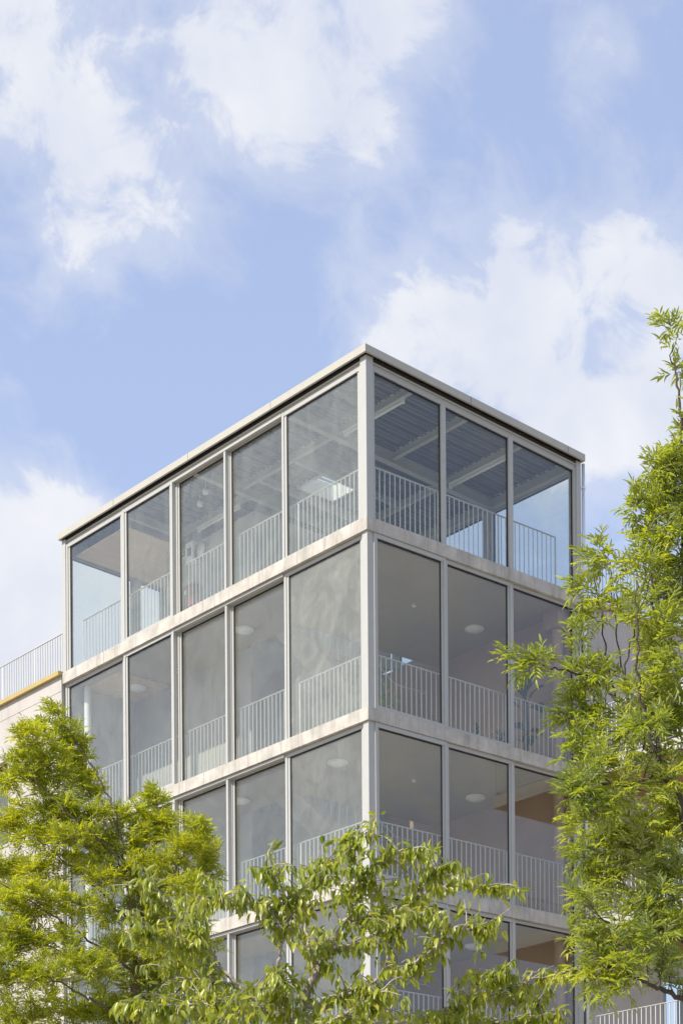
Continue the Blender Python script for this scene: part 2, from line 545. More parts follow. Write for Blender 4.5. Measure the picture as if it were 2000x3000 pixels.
# cladding / setting-out of the columns at the corners
for lv in range(4):
    z0 = ZS[lv]
    if lv == 0:
        MB().box(.025, .025, z0, .205, .205, 21.60).build('corner_post', 'frame', tower)
        MB().box(.03, 10.90, z0, .19, 11.045, 21.60).build('corner_post', 'frame', tower)
        m = MB(); m.hexa([(5.965, .03, z0), (6.10, .03, z0), (6.10, .19, z0), (5.965, .19, z0),
                          (5.965, .03, 21.30), (6.10, .03, 21.29), (6.10, .19, 21.29), (5.965, .19, 21.30)])
        m.build('corner_post', 'frame', tower)
        MB().box(5.93, 2.64, z0, 6.09, 2.82, 21.15).build('post', 'frame', tower)
        MB().box(5.93, 5.80, z0, 6.09, 5.96, 21.15).build('post', 'frame', tower)
        MB().box(1.98, 10.86, z0, 2.14, 11.03, 21.2).build('post', 'frame', tower)
        MB().box(2.84, 10.88, z0, 2.94, 11.03, 21.2).build('post', 'frame', tower)
    else:
        z0 = ZS[lv]; z1 = ZS[lv - 1] - TS
        MB().box(.045, .045, z0, .20, .20, z1).build('corner_post', 'frame', tower)
        MB().box(5.965, .05, z0, 6.10, .19, z1).build('corner_post', 'frame', tower)
for lv in (4,):                                     # the storeys the trees hide stand on plain piers
    for (x, y) in ((.06, .06), (5.85, .06), (.06, 10.75), (5.85, 10.75)):
        MB().box(x, y, 0, x + .2, y + .2, ZS[4] - TS).build('pier', 'concrete', tower)

BAYS_L = [(.205, 2.70), (2.70, 4.655), (4.655, 6.55), (6.55, 8.505), (8.505, 10.90)]
BAYS_R = [(.205, 2.11), (2.11, 4.02), (4.02, 5.965)]
rs = lambda x: 21.445 - 0.05 * x                    # head of the top glazing falls with the roof

for k, (u0, u1) in enumerate(BAYS_L):
    rec = k in (1, 2)
    window('L', u0, u1, 18.45, 21.465, .13 if rec else (.05 if k != 3 else .035), st=.105 if rec else .13, foot=.075 if k in (1, 2, 3) else .045,
           dirt_haze=(.17, .15, .14, .13, .07)[k], weeps=0 if k in (1, 2, 3) else 3, head=.075)  # dirt level, raised to stand in for reflected cloud haze too
    if rec:
        for (za, zb_) in ((21.41, 21.462), (18.452, 18.475)):
            m = MB(); fbox(m, 'L', u0, u1, .04, .126, za, zb_); m.build('sliding_track', 'frame', tower)
    if k == 1:
        m = MB(); fbox(m, 'L', u1 - .035, u1 + .03, .05, .128, 18.48, 21.41); m.build('sliding_jamb', 'frame', tower)
for k, (u0, u1) in enumerate(BAYS_R):
    window('R', u0, u1, 18.45, rs(u0), .06, z1b=rs(u1), st=.062, head=.062, foot=.04, dirt_haze=.022, weeps=2, step=False)
for (y0, y1) in ((.19, 2.64), (2.82, 5.80)):
    window('E', y0, y1, 18.45, 21.1, .05, st=.07, head=.06, foot=.05, dirt_haze=.02, step=False)
for (x0, x1) in ((.19, 1.98), (2.14, 2.84), (2.94, 6.0)):
    window('N', x0, x1, 18.45, 21.26 - .045 * x0, .05, z1b=21.26 - .045 * x1, st=.05, head=.05, foot=.05, dirt_haze=.03, step=False)

for lv in (1, 2, 3):
    z0, z1 = ZS[lv] + .004, ZS[lv - 1] - TS - .006
    for k, (u0, u1) in enumerate(BAYS_L):
        rec = k in (1, 2)
        d0 = .155 if rec else (.045 if k == 3 else .085)
        dirt_haze = {1: (.24, .10, .10, .075, .12), 2: (.15, .09, .09, .09, .09), 3: (.10, .09, .09, .09, .09)}[lv][k]
        window('L', u0 if k else .20, u1 + (.12 if k == 4 else 0), z0, z1, d0, st=.11 if rec else .125,
               foot=.08 if k in (1, 2, 3) else .045, dirt_haze=dirt_haze, weeps=0 if k in (1, 2, 3) else 3, head=.075)
        if rec:
            for (za, zb_) in ((z1 - .055, z1 - .003), (z0 + .002, z0 + .022)):
                m = MB(); fbox(m, 'L', u0, u1, .05, .15, za, zb_); m.build('sliding_track', 'frame', tower)
        if k == 1:
            m = MB(); fbox(m, 'L', u1 - .035, u1 + .03, .06, .152, z0 + .03, z1 - .06); m.build('sliding_jamb', 'frame', tower)
    for k, (u0, u1) in enumerate(BAYS_R):
        window('R', u0 + (.0 if k else -.003), u1, z0, z1, (.02, .055, .085)[k], st=(.105, .10, .07)[k], head=(.085, .075, .06)[k],
               foot=(.075, .07, .04)[k], dirt_haze=(.045, .04, .03)[k], weeps=3 if k == 2 else 0, step=k != 2)
        if k == 0:
            m = MB(); fbox(m, 'R', u1 + .002, u1 + .045, .03, .053, z0 + .02, z1 - .05); m.build('sliding_jamb', 'frame', tower)

# ---- roof
cap = MB()
rz = lambda x: 21.742 - 0.05 * x
X0, X1, Y0, Y1 = -.075, 6.13, -.075, 11.07
H = .145


def slab_x(mb, x0, x1, y0, y1, top, bot):
    mb.hexa([(x0, y0, rz(x0) - bot), (x1, y0, rz(x1) - bot), (x1, y1, rz(x1) - bot), (x0, y1, rz(x0) - bot),
             (x0, y0, rz(x0) - top), (x1, y0, rz(x1) - top), (x1, y1, rz(x1) - top), (x0, y1, rz(x0) - top)])


SK = (2.40, 3.45, 4.10, 5.12)                       # roof light
roof = MB()
for (x0, x1, y0, y1) in ((-.03, SK[0], -.03, 11.02), (SK[1], 6.085, -.03, 11.02), (SK[0], SK[1], -.03, SK[2]), (SK[0], SK[1], SK[3], 11.02)):
    slab_x(roof, x0, x1, y0, y1, .012, .075)
roof_o = roof.build('roof', 'cap', tower)
for (x0, x1, y0, y1) in ((X0, X0 + .045, Y0, Y1), (X1 - .045, X1, Y0, Y1), (X0 + .045, X1 - .045, Y0, Y0 + .045), (X0 + .045, X1 - .045, Y1 - .045, Y1)):
    c = MB(); slab_x(c, x0, x1, y0, y1, 0, H); c.build('roof_edge', 'cap', roof_o)
for (x0, x1, y0, y1) in ((-.03, .10, -.03, 11.02), (.10, 6.085, -.03, .10)):
    c = MB(); slab_x(c, x0, x1, y0, y1, .078, .10); c.build('painted_gap_shade', 'dark', roof_o)  # dark sheet paints the shade in the gap behind the roof edge
for x in (2.75, 5.6):
    c = MB(); slab_x(c, x, x + .007, Y0 - .002, Y0 + .003, .003, H - .003); c.build('joint', 'dark', roof_o)
for y in (2.9, 5.8, 8.7):
    c = MB(); slab_x(c, X0 - .002, X0 + .003, y, y + .007, .003, H - .003); c.build('joint', 'dark', roof_o)
# fascia above the glazing: web, projecting flange, dark strip painting the shade under the roof edge
def fascia(F, u0, u1, z_at):
    for (nm, mt, d0, d1, a, b) in (('fascia_beam', 'frame', .075, .15, .003, .060), ('fascia_flange', 'cap', .035, .15, .0605, .082), ('painted_gap_shade', 'dark', .05, .15, .0825, .150)):
        m = MB(); fbox(m, F, u0, u1, d0, d1, z_at(u0) + a, z_at(u0) + b, z_at(u1) + a, z_at(u1) + b); m.build(nm, mt, tower)


fascia('L', .206, 10.899, lambda u: 21.465)
fascia('R', .206, 5.964, rs)
m = MB(); fbox(m, 'N', .19, 6.0, .03, .15, 21.265, 21.6, 21.0, 21.3); m.build('fascia_beam', 'frame', tower)
m = MB(); m.box(5.95, .19, 21.11, 6.07, 10.9, 21.32); m.build('fascia_beam', 'frame', tower)

# corrugated deck: one rolled sheet profile running along x
prof = []
y = .16
while y < 10.9:
    for dy, dz in ((0, 0), (.02, .07), (.085, .07), (.105, 0), (.165, 0), (.172, .022), (.195, .022), (.202, 0)):
        prof.append((y + dy, dz))
    y += .285
dk = MB()


def deck_strip(x0, x1, ya, yb):
    pr = [(ya, 0)] + [p for p in prof if ya < p[0] < yb] + [(yb, 0)]
    b0 = len(dk.v)
    for (yy, dz) in pr:
        for xx in (x0, x1):
            dk.v.append((xx, yy, rz(xx) - .150 + dz))
    for k in range(len(pr) - 1):
        dk.f.append((b0 + 2 * k, b0 + 2 * k + 1, b0 + 2 * k + 3, b0 + 2 * k + 2))


deck_strip(.15, SK[0], .16, 10.9); deck_strip(SK[1], 5.95, .16, 10.9)
deck_strip(SK[0], SK[1], .16, SK[2]); deck_strip(SK[0], SK[1], SK[3], 10.9)
dk.build('roof_deck', 'deck', roof_o)


def i_beam(p0, p1, h=.17, w=.095):
    """a rolled steel joist under the deck from p0 to p1 (x, y), top follows the roof fall"""
    m = MB()
    (x0, y0), (x1, y1) = p0, p1
    along_x = abs(x1 - x0) > abs(y1 - y0)
    for (hw, t0, t1) in ((w / 2, .137, .149), (.006, .149, .137 + h - .012), (w / 2, .137 + h - .012, .137 + h)):
        if along_x:
            m.hexa([(x0, y0 - hw, rz(x0) - t1), (x1, y0 - hw, rz(x1) - t1), (x1, y0 + hw, rz(x1) - t1), (x0, y0 + hw, rz(x0) - t1),
                    (x0, y0 - hw, rz(x0) - t0), (x1, y0 - hw, rz(x1) - t0), (x1, y0 + hw, rz(x1) - t0), (x0, y0 + hw, rz(x0) - t0)])
        else:
            m.hexa([(x0 - hw, y0, rz(x0 - hw) - t1), (x0 + hw, y0, rz(x0 + hw) - t1), (x0 + hw, y1, rz(x0 + hw) - t1), (x0 - hw, y1, rz(x0 - hw) - t1),
                    (x0 - hw, y0, rz(x0 - hw) - t0), (x0 + hw, y0, rz(x0 + hw) - t0), (x0 + hw, y1, rz(x0 + hw) - t0), (x0 - hw, y1, rz(x0 - hw) - t0)])
    return m.build('roof_beam', 'beam', roof_o)


for x in (1.40, 2.92, 4.50):
    i_beam((x, .16), (x, 2.48))
for x in (1.40, 4.50):
    i_beam((x, 2.62), (x, 5.78))
i_beam((.16, 2.55), (5.94, 2.55), h=.24, w=.15)
i_beam((.16, 5.85), (5.94, 5.85), h=.24, w=.15)
i_beam((1.46, 4.02), (4.44, 4.02)); i_beam((1.46, 5.22), (4.44, 5.22))
i_beam((5.88, .16), (5.88, 5.9), h=.24, w=.13)
i_beam((1.75, 5.95), (1.75, 8.68)); i_beam((.16, 8.62), (5.94, 8.62), h=.2)

# roof light: curb, glazing bars and a raised hipped glass cap
m = MB()
sx0, sx1, sy0, sy1 = SK
for (a, b, c, d) in ((sx0, sx0 + .05, sy0, sy1), (sx1 - .05, sx1, sy0, sy1), (sx0 + .05, sx1 - .05, sy0, sy0 + .05), (sx0 + .05, sx1 - .05, sy1 - .05, sy1)):
    m.box(a, c, 21.44, b, d, 21.80)
rl = m.build('roof_light', 'white', roof_o)
for k in range(1, 5):
    yy = sy0 + (sy1 - sy0) * k / 5
    MB().box(sx0 + .05, yy - .015, 21.74, sx1 - .05, yy + .015, 21.775).build('glazing_bar', 'frame', rl)
m = MB()
m.box(sx0 + .05, sy0 + .05, 21.778, sx1 - .05, sy1 - .05, 21.79)
gp = m.build('glass_pane', 'glass', rl); gp['dirt_haze'] = .22

# north ceiling lined with panels
for k in range(4):
    xa, xb = .28 + k * 1.42, .28 + (k + 1) * 1.42 - .008
    m = MB(); m.hexa([(xa, 8.72, 21.24 - .045 * xa), (xb, 8.72, 21.24 - .045 * xb), (xb, 10.84, 21.24 - .045 * xb), (xa, 10.84, 21.24 - .045 * xa),
                      (xa, 8.72, 21.265 - .045 * xa), (xb, 8.72, 21.265 - .045 * xb), (xb, 10.84, 21.265 - .045 * xb), (xa, 10.84, 21.265 - .045 * xa)])
    m.build('ceiling_panel', 'ply', tower)

# core on the roof storey and cores, stairs, walls below
MB().box(1.85, 5.98, 18.455, 5.92, 9.36, 21.10).build('core_wall', 'inner_concrete', tower)
for lv in (1, 2, 3):
    z0, z1 = ZS[lv] + .003, ZS[lv - 1] - TS - .003
    MB().box(1.97, 6.27, z0, 5.97, 10.88, z1).build('core_wall', 'inner_concrete', tower)
    MB().box(5.975, .2, z0, 6.085, 10.88, z1).build('end_wall', 'plaster', tower)
    MB().box(5.975, 4.632, z1 + .001, 6.085, 6.268, ZS[lv - 1] - .002).build('end_wall', 'plaster', tower)
    MB().box(.18, 10.885, z0, 5.97, 11.0, z1).build('end_wall', 'inner_concrete', tower)
    # stair: one flight down from the upper slab, half landing, second flight
    zt = ZS[lv - 1]; zm = (zt + ZS[lv]) / 2
    st = MB()
    def flight(ya, yb, xa, za, xb, zb, n=9):
        for k in range(n):
            x_0 = xa + (xb - xa) * k / n; x_1 = xa + (xb - xa) * (k + 1) / n
            z_t = za + (zb - za) * (k + 1) / n
            so0 = za - .27 + (zb - za) * k / n; so1 = za - .27 + (zb - za) * (k + 1) / n
            c = [(x_0, ya, so0), (x_1, ya, so1), (x_1, yb, so1), (x_0, yb, so0), (x_0, ya, z_t), (x_1, ya, z_t), (x_1, yb, z_t), (x_0, yb, z_t)]
            if x_1 < x_0:
                c = [c[i] for i in (1, 0, 3, 2, 5, 4, 7, 6)]
            st.hexa(c)
    flight(4.645, 5.40, 1.98, zt, 4.90, zm)
    flight(5.47, 6.25, 4.90, zm, 1.98, ZS[lv] + .15)
    st.box(4.905, 4.645, zm - .22, 5.965, 6.25, zm)
    so = st.build('stair', 'inner_concrete', tower)
    hr = MB()
    hr.tube([(1.98, 4.70, zt + .95), (4.9, 4.70, zm + .95), (5.9, 4.70, zm + .95)], .022, 6)
    for k in range(13):
        t = k / 12; xx = 2.02 + 2.86 * t; zz = zt + (zm - zt) * t
        hr.tube([(xx, 4.70, zz - .12), (xx, 4.70, zz + .94)], .008, 5)
    hr.build('handrail', 'rail', so)
for k in range(2):
    xa = .50 + k * .74
    MB().box(xa, 9.40, ZS[0] - TS - .055, xa + .73, 10.86, ZS[0] - TS - .025).build('ceiling_panel', 'ply', tower)
# round columns at the end wall, with square heads
for lv in (1, 2, 3):
    z0, z1 = ZS[lv] + .003, ZS[lv - 1] - TS - .026
    m = MB(); m.tube([(5.80, .46, z0), (5.80, .46, z1 - (.42 if lv == 1 else 0))], .125, 20, cap=False)
    co = m.build('column', 'plaster', tower, smooth=True)
    if lv == 1:
        MB().box(5.62, .27, z1 - .42, 5.972, .72, z1).build('column_head', 'plaster', co)
    m = MB(); m.tube([(.52, 10.74, z0), (.52, 10.74, z1)], .085, 16, cap=False); m.build('column', 'white', tower, smooth=True)

# rainwater pipe on the right corner
m = MB()
m.tube([(6.165, .02, 21.27), (6.165, .02, 18.2), (6.19, .02, 18.0), (6.19, .02, 0.2)], .038, 12)
dp = m.build('downpipe', 'zinc', tower, smooth=True)
for zz in (20.75, 19.0, 16.6, 13.2, 9.9):
    MB().tube([(6.165 if zz > 18 else 6.19, .02, zz - .018), (6.165 if zz > 18 else 6.19, .02, zz + .018)], .047, 12).build('pipe_clip', 'zinc', dp)

# ------------------------------------------------------------------ railings
BAR = {}


def bar_mesh(h, r=.0075):
    k = (round(h, 3), r)
    if k not in BAR:
        m = MB(); m.box(-r, -r, 0, r, r, h)
        me = bpy.data.meshes.new('bar'); me.from_pydata(m.v, [], m.f); me.materials.append(M['rail'])
        BAR[k] = me
    return BAR[k]


def railing(label, pts, z0, top, group, spacing=.132, post_every=1.95, name='railing', zbar=.0):
    """pts: polyline in plan; rails, posts and bars on it"""
    root = thing(name, label, 'railing', (pts[0][0], pts[0][1], z0), group)
    base = Vector(root.location)
    def put(nm, me, loc):
        o = bpy.data.objects.new(nm, me); COL.objects.link(o); o.parent = root; o.location = Vector(loc) - base
        return o
    h = top - z0
    for (a, b) in zip(pts[:-1], pts[1:]):
        a, b = Vector((*a, 0)), Vector((*b, 0))
        L_ = (b - a).length; t = (b - a) / L_
        nrm = Vector((-t.y, t.x, 0))
        m = MB()
        for (zlo, zhi) in ((h - .010, h), (.07, .08)):
            p = [a - t * .006 + nrm * .021, b + t * .006 + nrm * .021, b + t * .006 - nrm * .021, a - t * .006 - nrm * .021]
            if nrm.dot(Vector((0, 0, 1)).cross(t)) > 0:
                p = [p[i] for i in (3, 2, 1, 0)]
            m.hexa([(q.x - base.x, q.y - base.y, zlo) for q in p] + [(q.x - base.x, q.y - base.y, zhi) for q in p])
        me = bpy.data.meshes.new('rail'); me.from_pydata(m.v, [], m.f); me.materials.append(M['rail'])
        o = bpy.data.objects.new('top_rail', me); COL.objects.link(o); o.parent = root
        npost = max(1, round(L_ / post_every))
        pk = ('post', round(h, 3), round(t.x, 2))
        if pk not in BAR:
            pm = MB()
            q = [t * .021 + nrm * .006, -t * .021 + nrm * .006, -t * .021 - nrm * .006, t * .021 - nrm * .006]
            pm.hexa([(v.x, v.y, 0) for v in q] + [(v.x, v.y, h - .010) for v in q])
            BAR[pk] = bpy.data.meshes.new('post'); BAR[pk].from_pydata(pm.v, [], pm.f); BAR[pk].materials.append(M['rail'])
        posts = [a + t * (L_ * k / npost) for k in range(npost + 1)]
        for q in posts:
            put('post', BAR[pk], (q.x, q.y, z0))
        n = int(L_ / spacing)
        for k in range(1, n):
            q = a + t * (L_ * k / n)
            if min((q - p).length for p in posts) < .05:
                continue
            put('bar', bar_mesh(h - .09), (q.x, q.y, z0 + .08))
    return root


GR = 'white bar railings inside the glazing'
storey = ['rooftop storey', 'storey under the rooftop glazing', 'third storey down', 'fourth storey down']
for lv in range(4):
    z0 = ZS[lv]
    railing('white bar railing behind the sunlit five bay glazing of the ' + storey[lv], [(.34, .50), (.34, 10.62)], z0, z0 + 1.215, GR)
    railing('white bar railing behind the shaded three bay glazing of the ' + storey[lv],
            [(.50, .34), (5.62 if lv == 0 else 5.90, .34)], z0, z0 + 1.215, GR)

# ------------------------------------------------------------------ left wing
lw = thing('wing_building', 'pale concrete wing with golden metal coping beside the five bay glazing', 'building', (0, 20, 0))
m = MB()
ya, yb = 11.06, 34.0
zt_ = 18.40
wins = [(13.55 + k * 4.2, 16.4 + k * 4.2) for k in range(5)]
levs = [(14.95, 17.02), (11.67, 13.75), (8.39, 10.5), (5.1, 7.2), (1.0, 3.9)]
prev = ya
for (w0, w1) in wins:
    m.box(0, prev, 0, .3, w0, zt_)
    zc = 0
    for (l0, l1) in levs[::-1]:
        m.box(0, w0, zc, .3, w1, l0); zc = l1
    m.box(0, w0, zc, .3, w1, zt_)
    prev = w1
m.box(0, prev, 0, .3, yb, zt_)
wl = m.build('wall', 'wall_concrete', lw)
for zz in (18.035, 14.62, 11.4, 8.1):
    MB().box(-.0016, ya + .01, zz, .006, yb - .01, zz + .008).build('joint', 'dark', wl)
for (w0, w1) in wins[:3]:
    for (l0, l1) in levs[:4]:
        window('B', w0 + .004, w1 - .004, l0 + .004, l1 - .004, .14, st=.09, head=.09, foot=.09, dirt_haze=.04, parent=lw, step=False).data.materials[0] = M['wood']
        MB().box(-.03, w0 - .05, l0 - .05, .13, w1 + .05, l0 - .004).build('sill', 'frame', wl)
MB().box(.31, ya, 0.05, 6.0, ya + .2, 18.2).build('party_wall', 'wall_concrete', lw)
MB().box(.305, 11.3, 18.2, 7.0, yb, 18.38).build('roof', 'cap', lw)
for k in range(8):
    y0 = 11.055 + k * 2.9
    MB().box(-.095, y0, 18.405, .33, min(y0 + 2.894, yb), 18.505).build('coping', 'brass', lw)
railing('grey bar railing on the golden coping of the pale concrete wing', [(.20, 11.10), (.20, 26.0)], 18.51, 19.53, 'roof terrace railings', .112, 1.55)

# ------------------------------------------------------------------ right wing with balconies
rw = thing('wing_building', 'shaded concrete wing with stacked balconies beside the three bay glazing', 'building', (10, 2, 0))
m = MB()
wx = [(8.75, 10.3), (11.4, 13.2), (14.4, 16.2)]
prev = 6.24
lv2 = [(14.95, 17.2), (11.67, 13.9), (8.39, 10.65), (5.1, 7.3), (1.0, 3.9)]
for (w0, w1) in wx:
    m.box(prev, .12, 0, w0, .42, 18.37)
    zc = 0
    for (l0, l1) in lv2[::-1]:
        m.box(w0, .12, zc, w1, .42, l0); zc = l1
    m.box(w0, .12, zc, w1, .42, 18.37)
    prev = w1
m.box(prev, .12, 0, 22, .42, 18.37)
wr = m.build('wall', 'wall_concrete', rw)
for (w0, w1) in wx:
    for (l0, l1) in lv2[:4]:
        window('W', w0 + .004, w1 - .004, l0 + .004, l1 - .004, .06, st=.08, head=.08, foot=.08, dirt_haze=.05, parent=rw, step=False)
        MB().box(w0 - .05, .03, l0 - .05, w1 + .05, .115, l0 - .004).build('sill', 'frame', wr)
        MB().box(w0 - .3, 1.6, l0 - .1, w1 + .3, 1.7, l1 + .2).build('room_wall', 'inner_concrete', rw)
MB().box(6.12, .425, 18.18, 22, 10.9, 18.36).build('roof', 'cap', rw)
for k in range(6):
    x0 = 6.20 + k * 2.7
    MB().box(x0, .045, 18.373, x0 + 2.694, .45, 18.468).build('coping', 'brass', rw)
railing('grey bar railing on the golden coping of the balcony wing', [(6.26, .30), (18.0, .30)], 18.47, 19.50, 'roof terrace railings', .115, 1.45)
BX0, BX1, BY0, BY1 = 6.20, 9.6, -2.65, .118
where = ['topmost balcony of the shaded wing', 'second balcony down on the shaded wing', 'third balcony down on the shaded wing']
for k, zt in enumerate((14.79, 11.50, 8.21, 4.93)):
    b = MB().box(BX0, BY0, zt - .26, BX1, BY1, zt).build('balcony_slab', 'wall_concrete', rw)
    for q in range(6):
        xa = BX0 + .10 + q * .545
        MB().box(xa, BY0 + .10, zt - .276, xa + .54, BY1 - .02, zt - .263).build('soffit_board', 'soffit', b)
    if k < 3:
        railing('white bar railing round the ' + where[k], [(BX0 + .05, BY1 - .02), (BX0 + .05, BY0 + .05), (BX1 - .1, BY0 + .05)],
                zt, zt + 1.20, 'balcony railings', .125, 2.6)
for zz0, zz1 in ((0.0, 4.66), (4.94, 7.94), (8.22, 11.23), (11.51, 14.52)):
    MB().box(9.3, -2.55, zz0, 9.5, -2.35, zz1).build('pier', 'frame', rw)

# ------------------------------------------------------------------ lamps and fittings
def disc_lamp(x, y, z, label, r=.205):
    t = thing('ceiling_lamp', label, 'lamp', (x, y, z), 'round ceiling lamps')
    m = MB(); m.lathe([(0, z), (r, z), (r + .012, z - .02), (r + .012, z - .055), (r - .02, z - .062)], x, y, 32); m.build('base', 'white', t, True)
    m = MB(); m.lathe([(r - .02, z - .060), (r - .05, z - .085), (r * .5, z - .105), (.001, z - .112)], x, y, 32); m.build('diffuser', 'lens', t, True)


def detector(x, y, z, label):
    t = thing('smoke_detector', label, 'smoke detector', (x, y, z), 'ceiling smoke detectors')
    m = MB(); m.lathe([(0, z), (.055, z), (.055, z - .018)], x, y, 20); m.build('base', 'white', t, True)
    m = MB(); m.lathe([(.044, z - .016), (.048, z - .04), (.03, z - .055), (.001, z - .056)], x, y, 20); m.build('sensor', 'white', t, True)


zc1, zc2, zc3 = (ZS[i] - TS - .02 for i in (0, 1, 2))
disc_lamp(5.09, 2.28, zc1, 'round white ceiling lamp near the brown end wall under the rooftop storey')
disc_lamp(1.20, 5.51, zc1, 'round white ceiling lamp beside the stair under the rooftop storey')
disc_lamp(1.36, 9.90, zc1 - .035, 'round white ceiling lamp on the wooden ceiling panels')
disc_lamp(5.10, 2.30, zc2, 'round white ceiling lamp near the brown end wall, third storey down')
disc_lamp(1.16, 2.31, zc2, 'round white ceiling lamp behind the sunlit corner pane, third storey down')
disc_lamp(1.22, 5.71, zc2, 'round white ceiling lamp beside the stair, third storey down')
disc_lamp(5.01, 2.28, zc3, 'round white ceiling lamp near the brown end wall, fourth storey down')
detector(3.19, 2.16, zc1, 'small white smoke detector on the ceiling under the rooftop storey')
detector(3.24, 2.25, zc2, 'small white smoke detector on the ceiling, third storey down')
detector(3.20, 2.19, zc3, 'small white smoke detector on the ceiling, fourth storey down')


def tube_lamp(x, y0, y1, label):
    z = rz(x) - .137 - .17
    t = thing('tube_lamp', label, 'lamp', (x, (y0 + y1) / 2, z), 'tube lamps under the roof beams')
    MB().box(x - .03, y0, z - .045, x + .03, y1, z + .001).build('housing', 'white', t)
    m = MB(); m.tube([(x, y0 + .03, z - .075), (x, y1 - .03, z - .075)], .03, 12); m.build('tube', 'lens', t, True)
    for yy in (y0 + .01, y1 - .06):
        MB().box(x - .032, yy, z - .107, x + .032, yy + .05, z - .043).build('end_cap', 'white', t)


tube_lamp(1.40, .45, 2.30, 'tube lamp under the roof beam closest to the sunlit glazing')
tube_lamp(4.50, .65, 2.42, 'tube lamp under the roof beam closest to the far glass side')
tube_lamp(1.75, 6.35, 7.95, 'tube lamp along the top of the concrete core')


def wall_fit():
    x = 1.848
    t = thing('hose_reel', 'white hose reel with red hose on the rooftop core wall', 'hose reel', (x, 8.1, 20.55))
    m = MB(); m.box(x - .17, 8.06, 20.62, x + .002, 8.34, 21.08); m.build('box', 'white', t)
    m = MB(); m.tube([(x - .10, 7.86 + .2 * math.cos(q * math.pi / 14), 20.80 + .2 * math.sin(q * math.pi / 14)) for q in range(29)], .016, 8); m.build('hose', 'red', t, True)
    m = MB(); m.tube([(x - .09, 7.86, 20.80), (x - .003, 7.86, 20.80)], .17, 24); m.build('drum', 'white', t, True)
    MB().box(x - .174, 8.13, 20.76, x - .168, 8.27, 20.95).build('panel', 'gasket', t)
    t = thing('exit_sign', 'small green running figure sign high on the rooftop core wall', 'sign', (x, 8.6, 20.9))
    MB().box(x - .05, 8.5, 20.88, x + .002, 8.82, 21.06).build('housing', 'white', t)
    MB().box(x - .056, 8.52, 20.90, x - .051, 8.80, 21.04).build('panel', 'green', t)
    m = MB()                                        # arrow
    m.hexa([(x - .061, 8.62, 20.96), (x - .0565, 8.62, 20.96), (x - .0565, 8.74, 20.96), (x - .061, 8.74, 20.96),
            (x - .061, 8.62, 20.98), (x - .0565, 8.62, 20.98), (x - .0565, 8.74, 20.98), (x - .061, 8.74, 20.98)])
    m.hexa([(x - .061, 8.58, 20.969), (x - .0565, 8.58, 20.969), (x - .0565, 8.62, 20.94), (x - .061, 8.62, 20.94),
            (x - .061, 8.58, 20.971), (x - .0565, 8.58, 20.971), (x - .0565, 8.62, 21.0), (x - .061, 8.62, 21.0)])
    m.build('arrow', 'white', t)
    t = thing('extinguisher_box', 'dull red fire box with white notice low on the rooftop core wall', 'fire box', (x, 8.3, 19.6))
    MB().box(x - .16, 8.10, 19.62, x + .002, 8.50, 20.12).build('case', 'red', t)
    MB().box(x - .164, 8.33, 19.92, x - .161, 8.45, 20.02).build('notice', 'white', t)
    for zc, nm in ((18.0, 'green exit sign hanging from the ceiling behind a sunlit pane under the rooftop'),
                   (14.3, 'green exit sign hanging from the ceiling behind a sunlit pane, third storey down')):
        t = thing('exit_sign', nm, 'sign', (1.2, 7.95, zc))
        MB().box(1.195, 7.85, zc - .09, 1.225, 8.13, zc + .05).build('housing', 'white', t)
        MB().box(1.189, 7.87, zc - .075, 1.194, 8.11, zc + .035).build('panel', 'green', t)
        MB().box(1.1835, 7.94, zc - .03, 1.188, 8.04, zc - .01).build('arrow', 'white', t)
        MB().tube([(1.21, 7.99, zc + .05), (1.21, 7.99, zc + .175)], .006, 6).build('rod', 'frame', t)


wall_fit()
for (lv, x, y) in ((0, .8, 6.35), (0, 1.05, 6.9)):
    z = rz(x) - .30
    t = thing('spot_lamp', 'small white spot lamp on a roof beam, ' + ('closer to' if y < 6.6 else 'farther from') + ' the sunlit glazing corner', 'lamp', (x, y, z), 'spot lamps')
    i = MB(); i.tube([(x, y, z + .17), (x, y, z + .02)], .012, 8); i.build('stem', 'white', t)
    i = MB(); i.lathe([(.02, z + .03), (.06, z + .01), (.075, z - .05), (.06, z - .10), (.001, z - .105)], x, y, 18); i.build('head', 'white', t, True)


# ------------------------------------------------------------------ leaves
def norm(a):
    return a / np.maximum(np.linalg.norm(a, axis=-1, keepdims=True), 1e-9)


LEAF = {
    # x along, y across, z out of the blade ; triangles
    'lance': (np.array([(0, 0, 0), (.30, .5, .10), (.30, 0, 0), (.30, -.5, .10), (.65, .36, .04), (.65, 0, -.05), (.65, -.36, .04), (1, 0, -.16)], float),
              np.array([(0, 2, 1), (0, 3, 2), (1, 2, 5), (1, 5, 4), (2, 3, 6), (2, 6, 5), (4, 5, 7), (5, 6, 7)])),
    'fine': (np.array([(0, 0, 0), (.38, .5, .08), (.42, 0, -.02), (.38, -.5, .08), (1, 0, -.12)], float),
             np.array([(0, 2, 1), (0, 3, 2), (1, 2, 4), (2, 3, 4)])),
    'oval': (np.array([(-.18, 0, .02), (0, 0, 0), (.22, .40, .12), (.22, 0, .0), (.22, -.40, .12), (.55, .50, .10), (.55, 0, -.02), (.55, -.50, .10),
                       (.82, .25, .0), (.82, 0, -.06), (.82, -.25, .0), (1.04, 0, -.16), (-.18, .02, .02), (0, .03, 0)], float),
             np.array([(0, 1, 13), (0, 13, 12), (1, 3, 2), (1, 4, 3), (2, 3, 6), (2, 6, 5), (3, 4, 7), (3, 7, 6), (5, 6, 9), (5, 9, 8), (6, 7, 10), (6, 10, 9), (8, 9, 11), (9, 10, 11)])),
}


def leaf_frames(d, up):
    d = norm(d)
    y = norm(np.cross(up, d))
    z = np.cross(d, y)
    return d, y, z


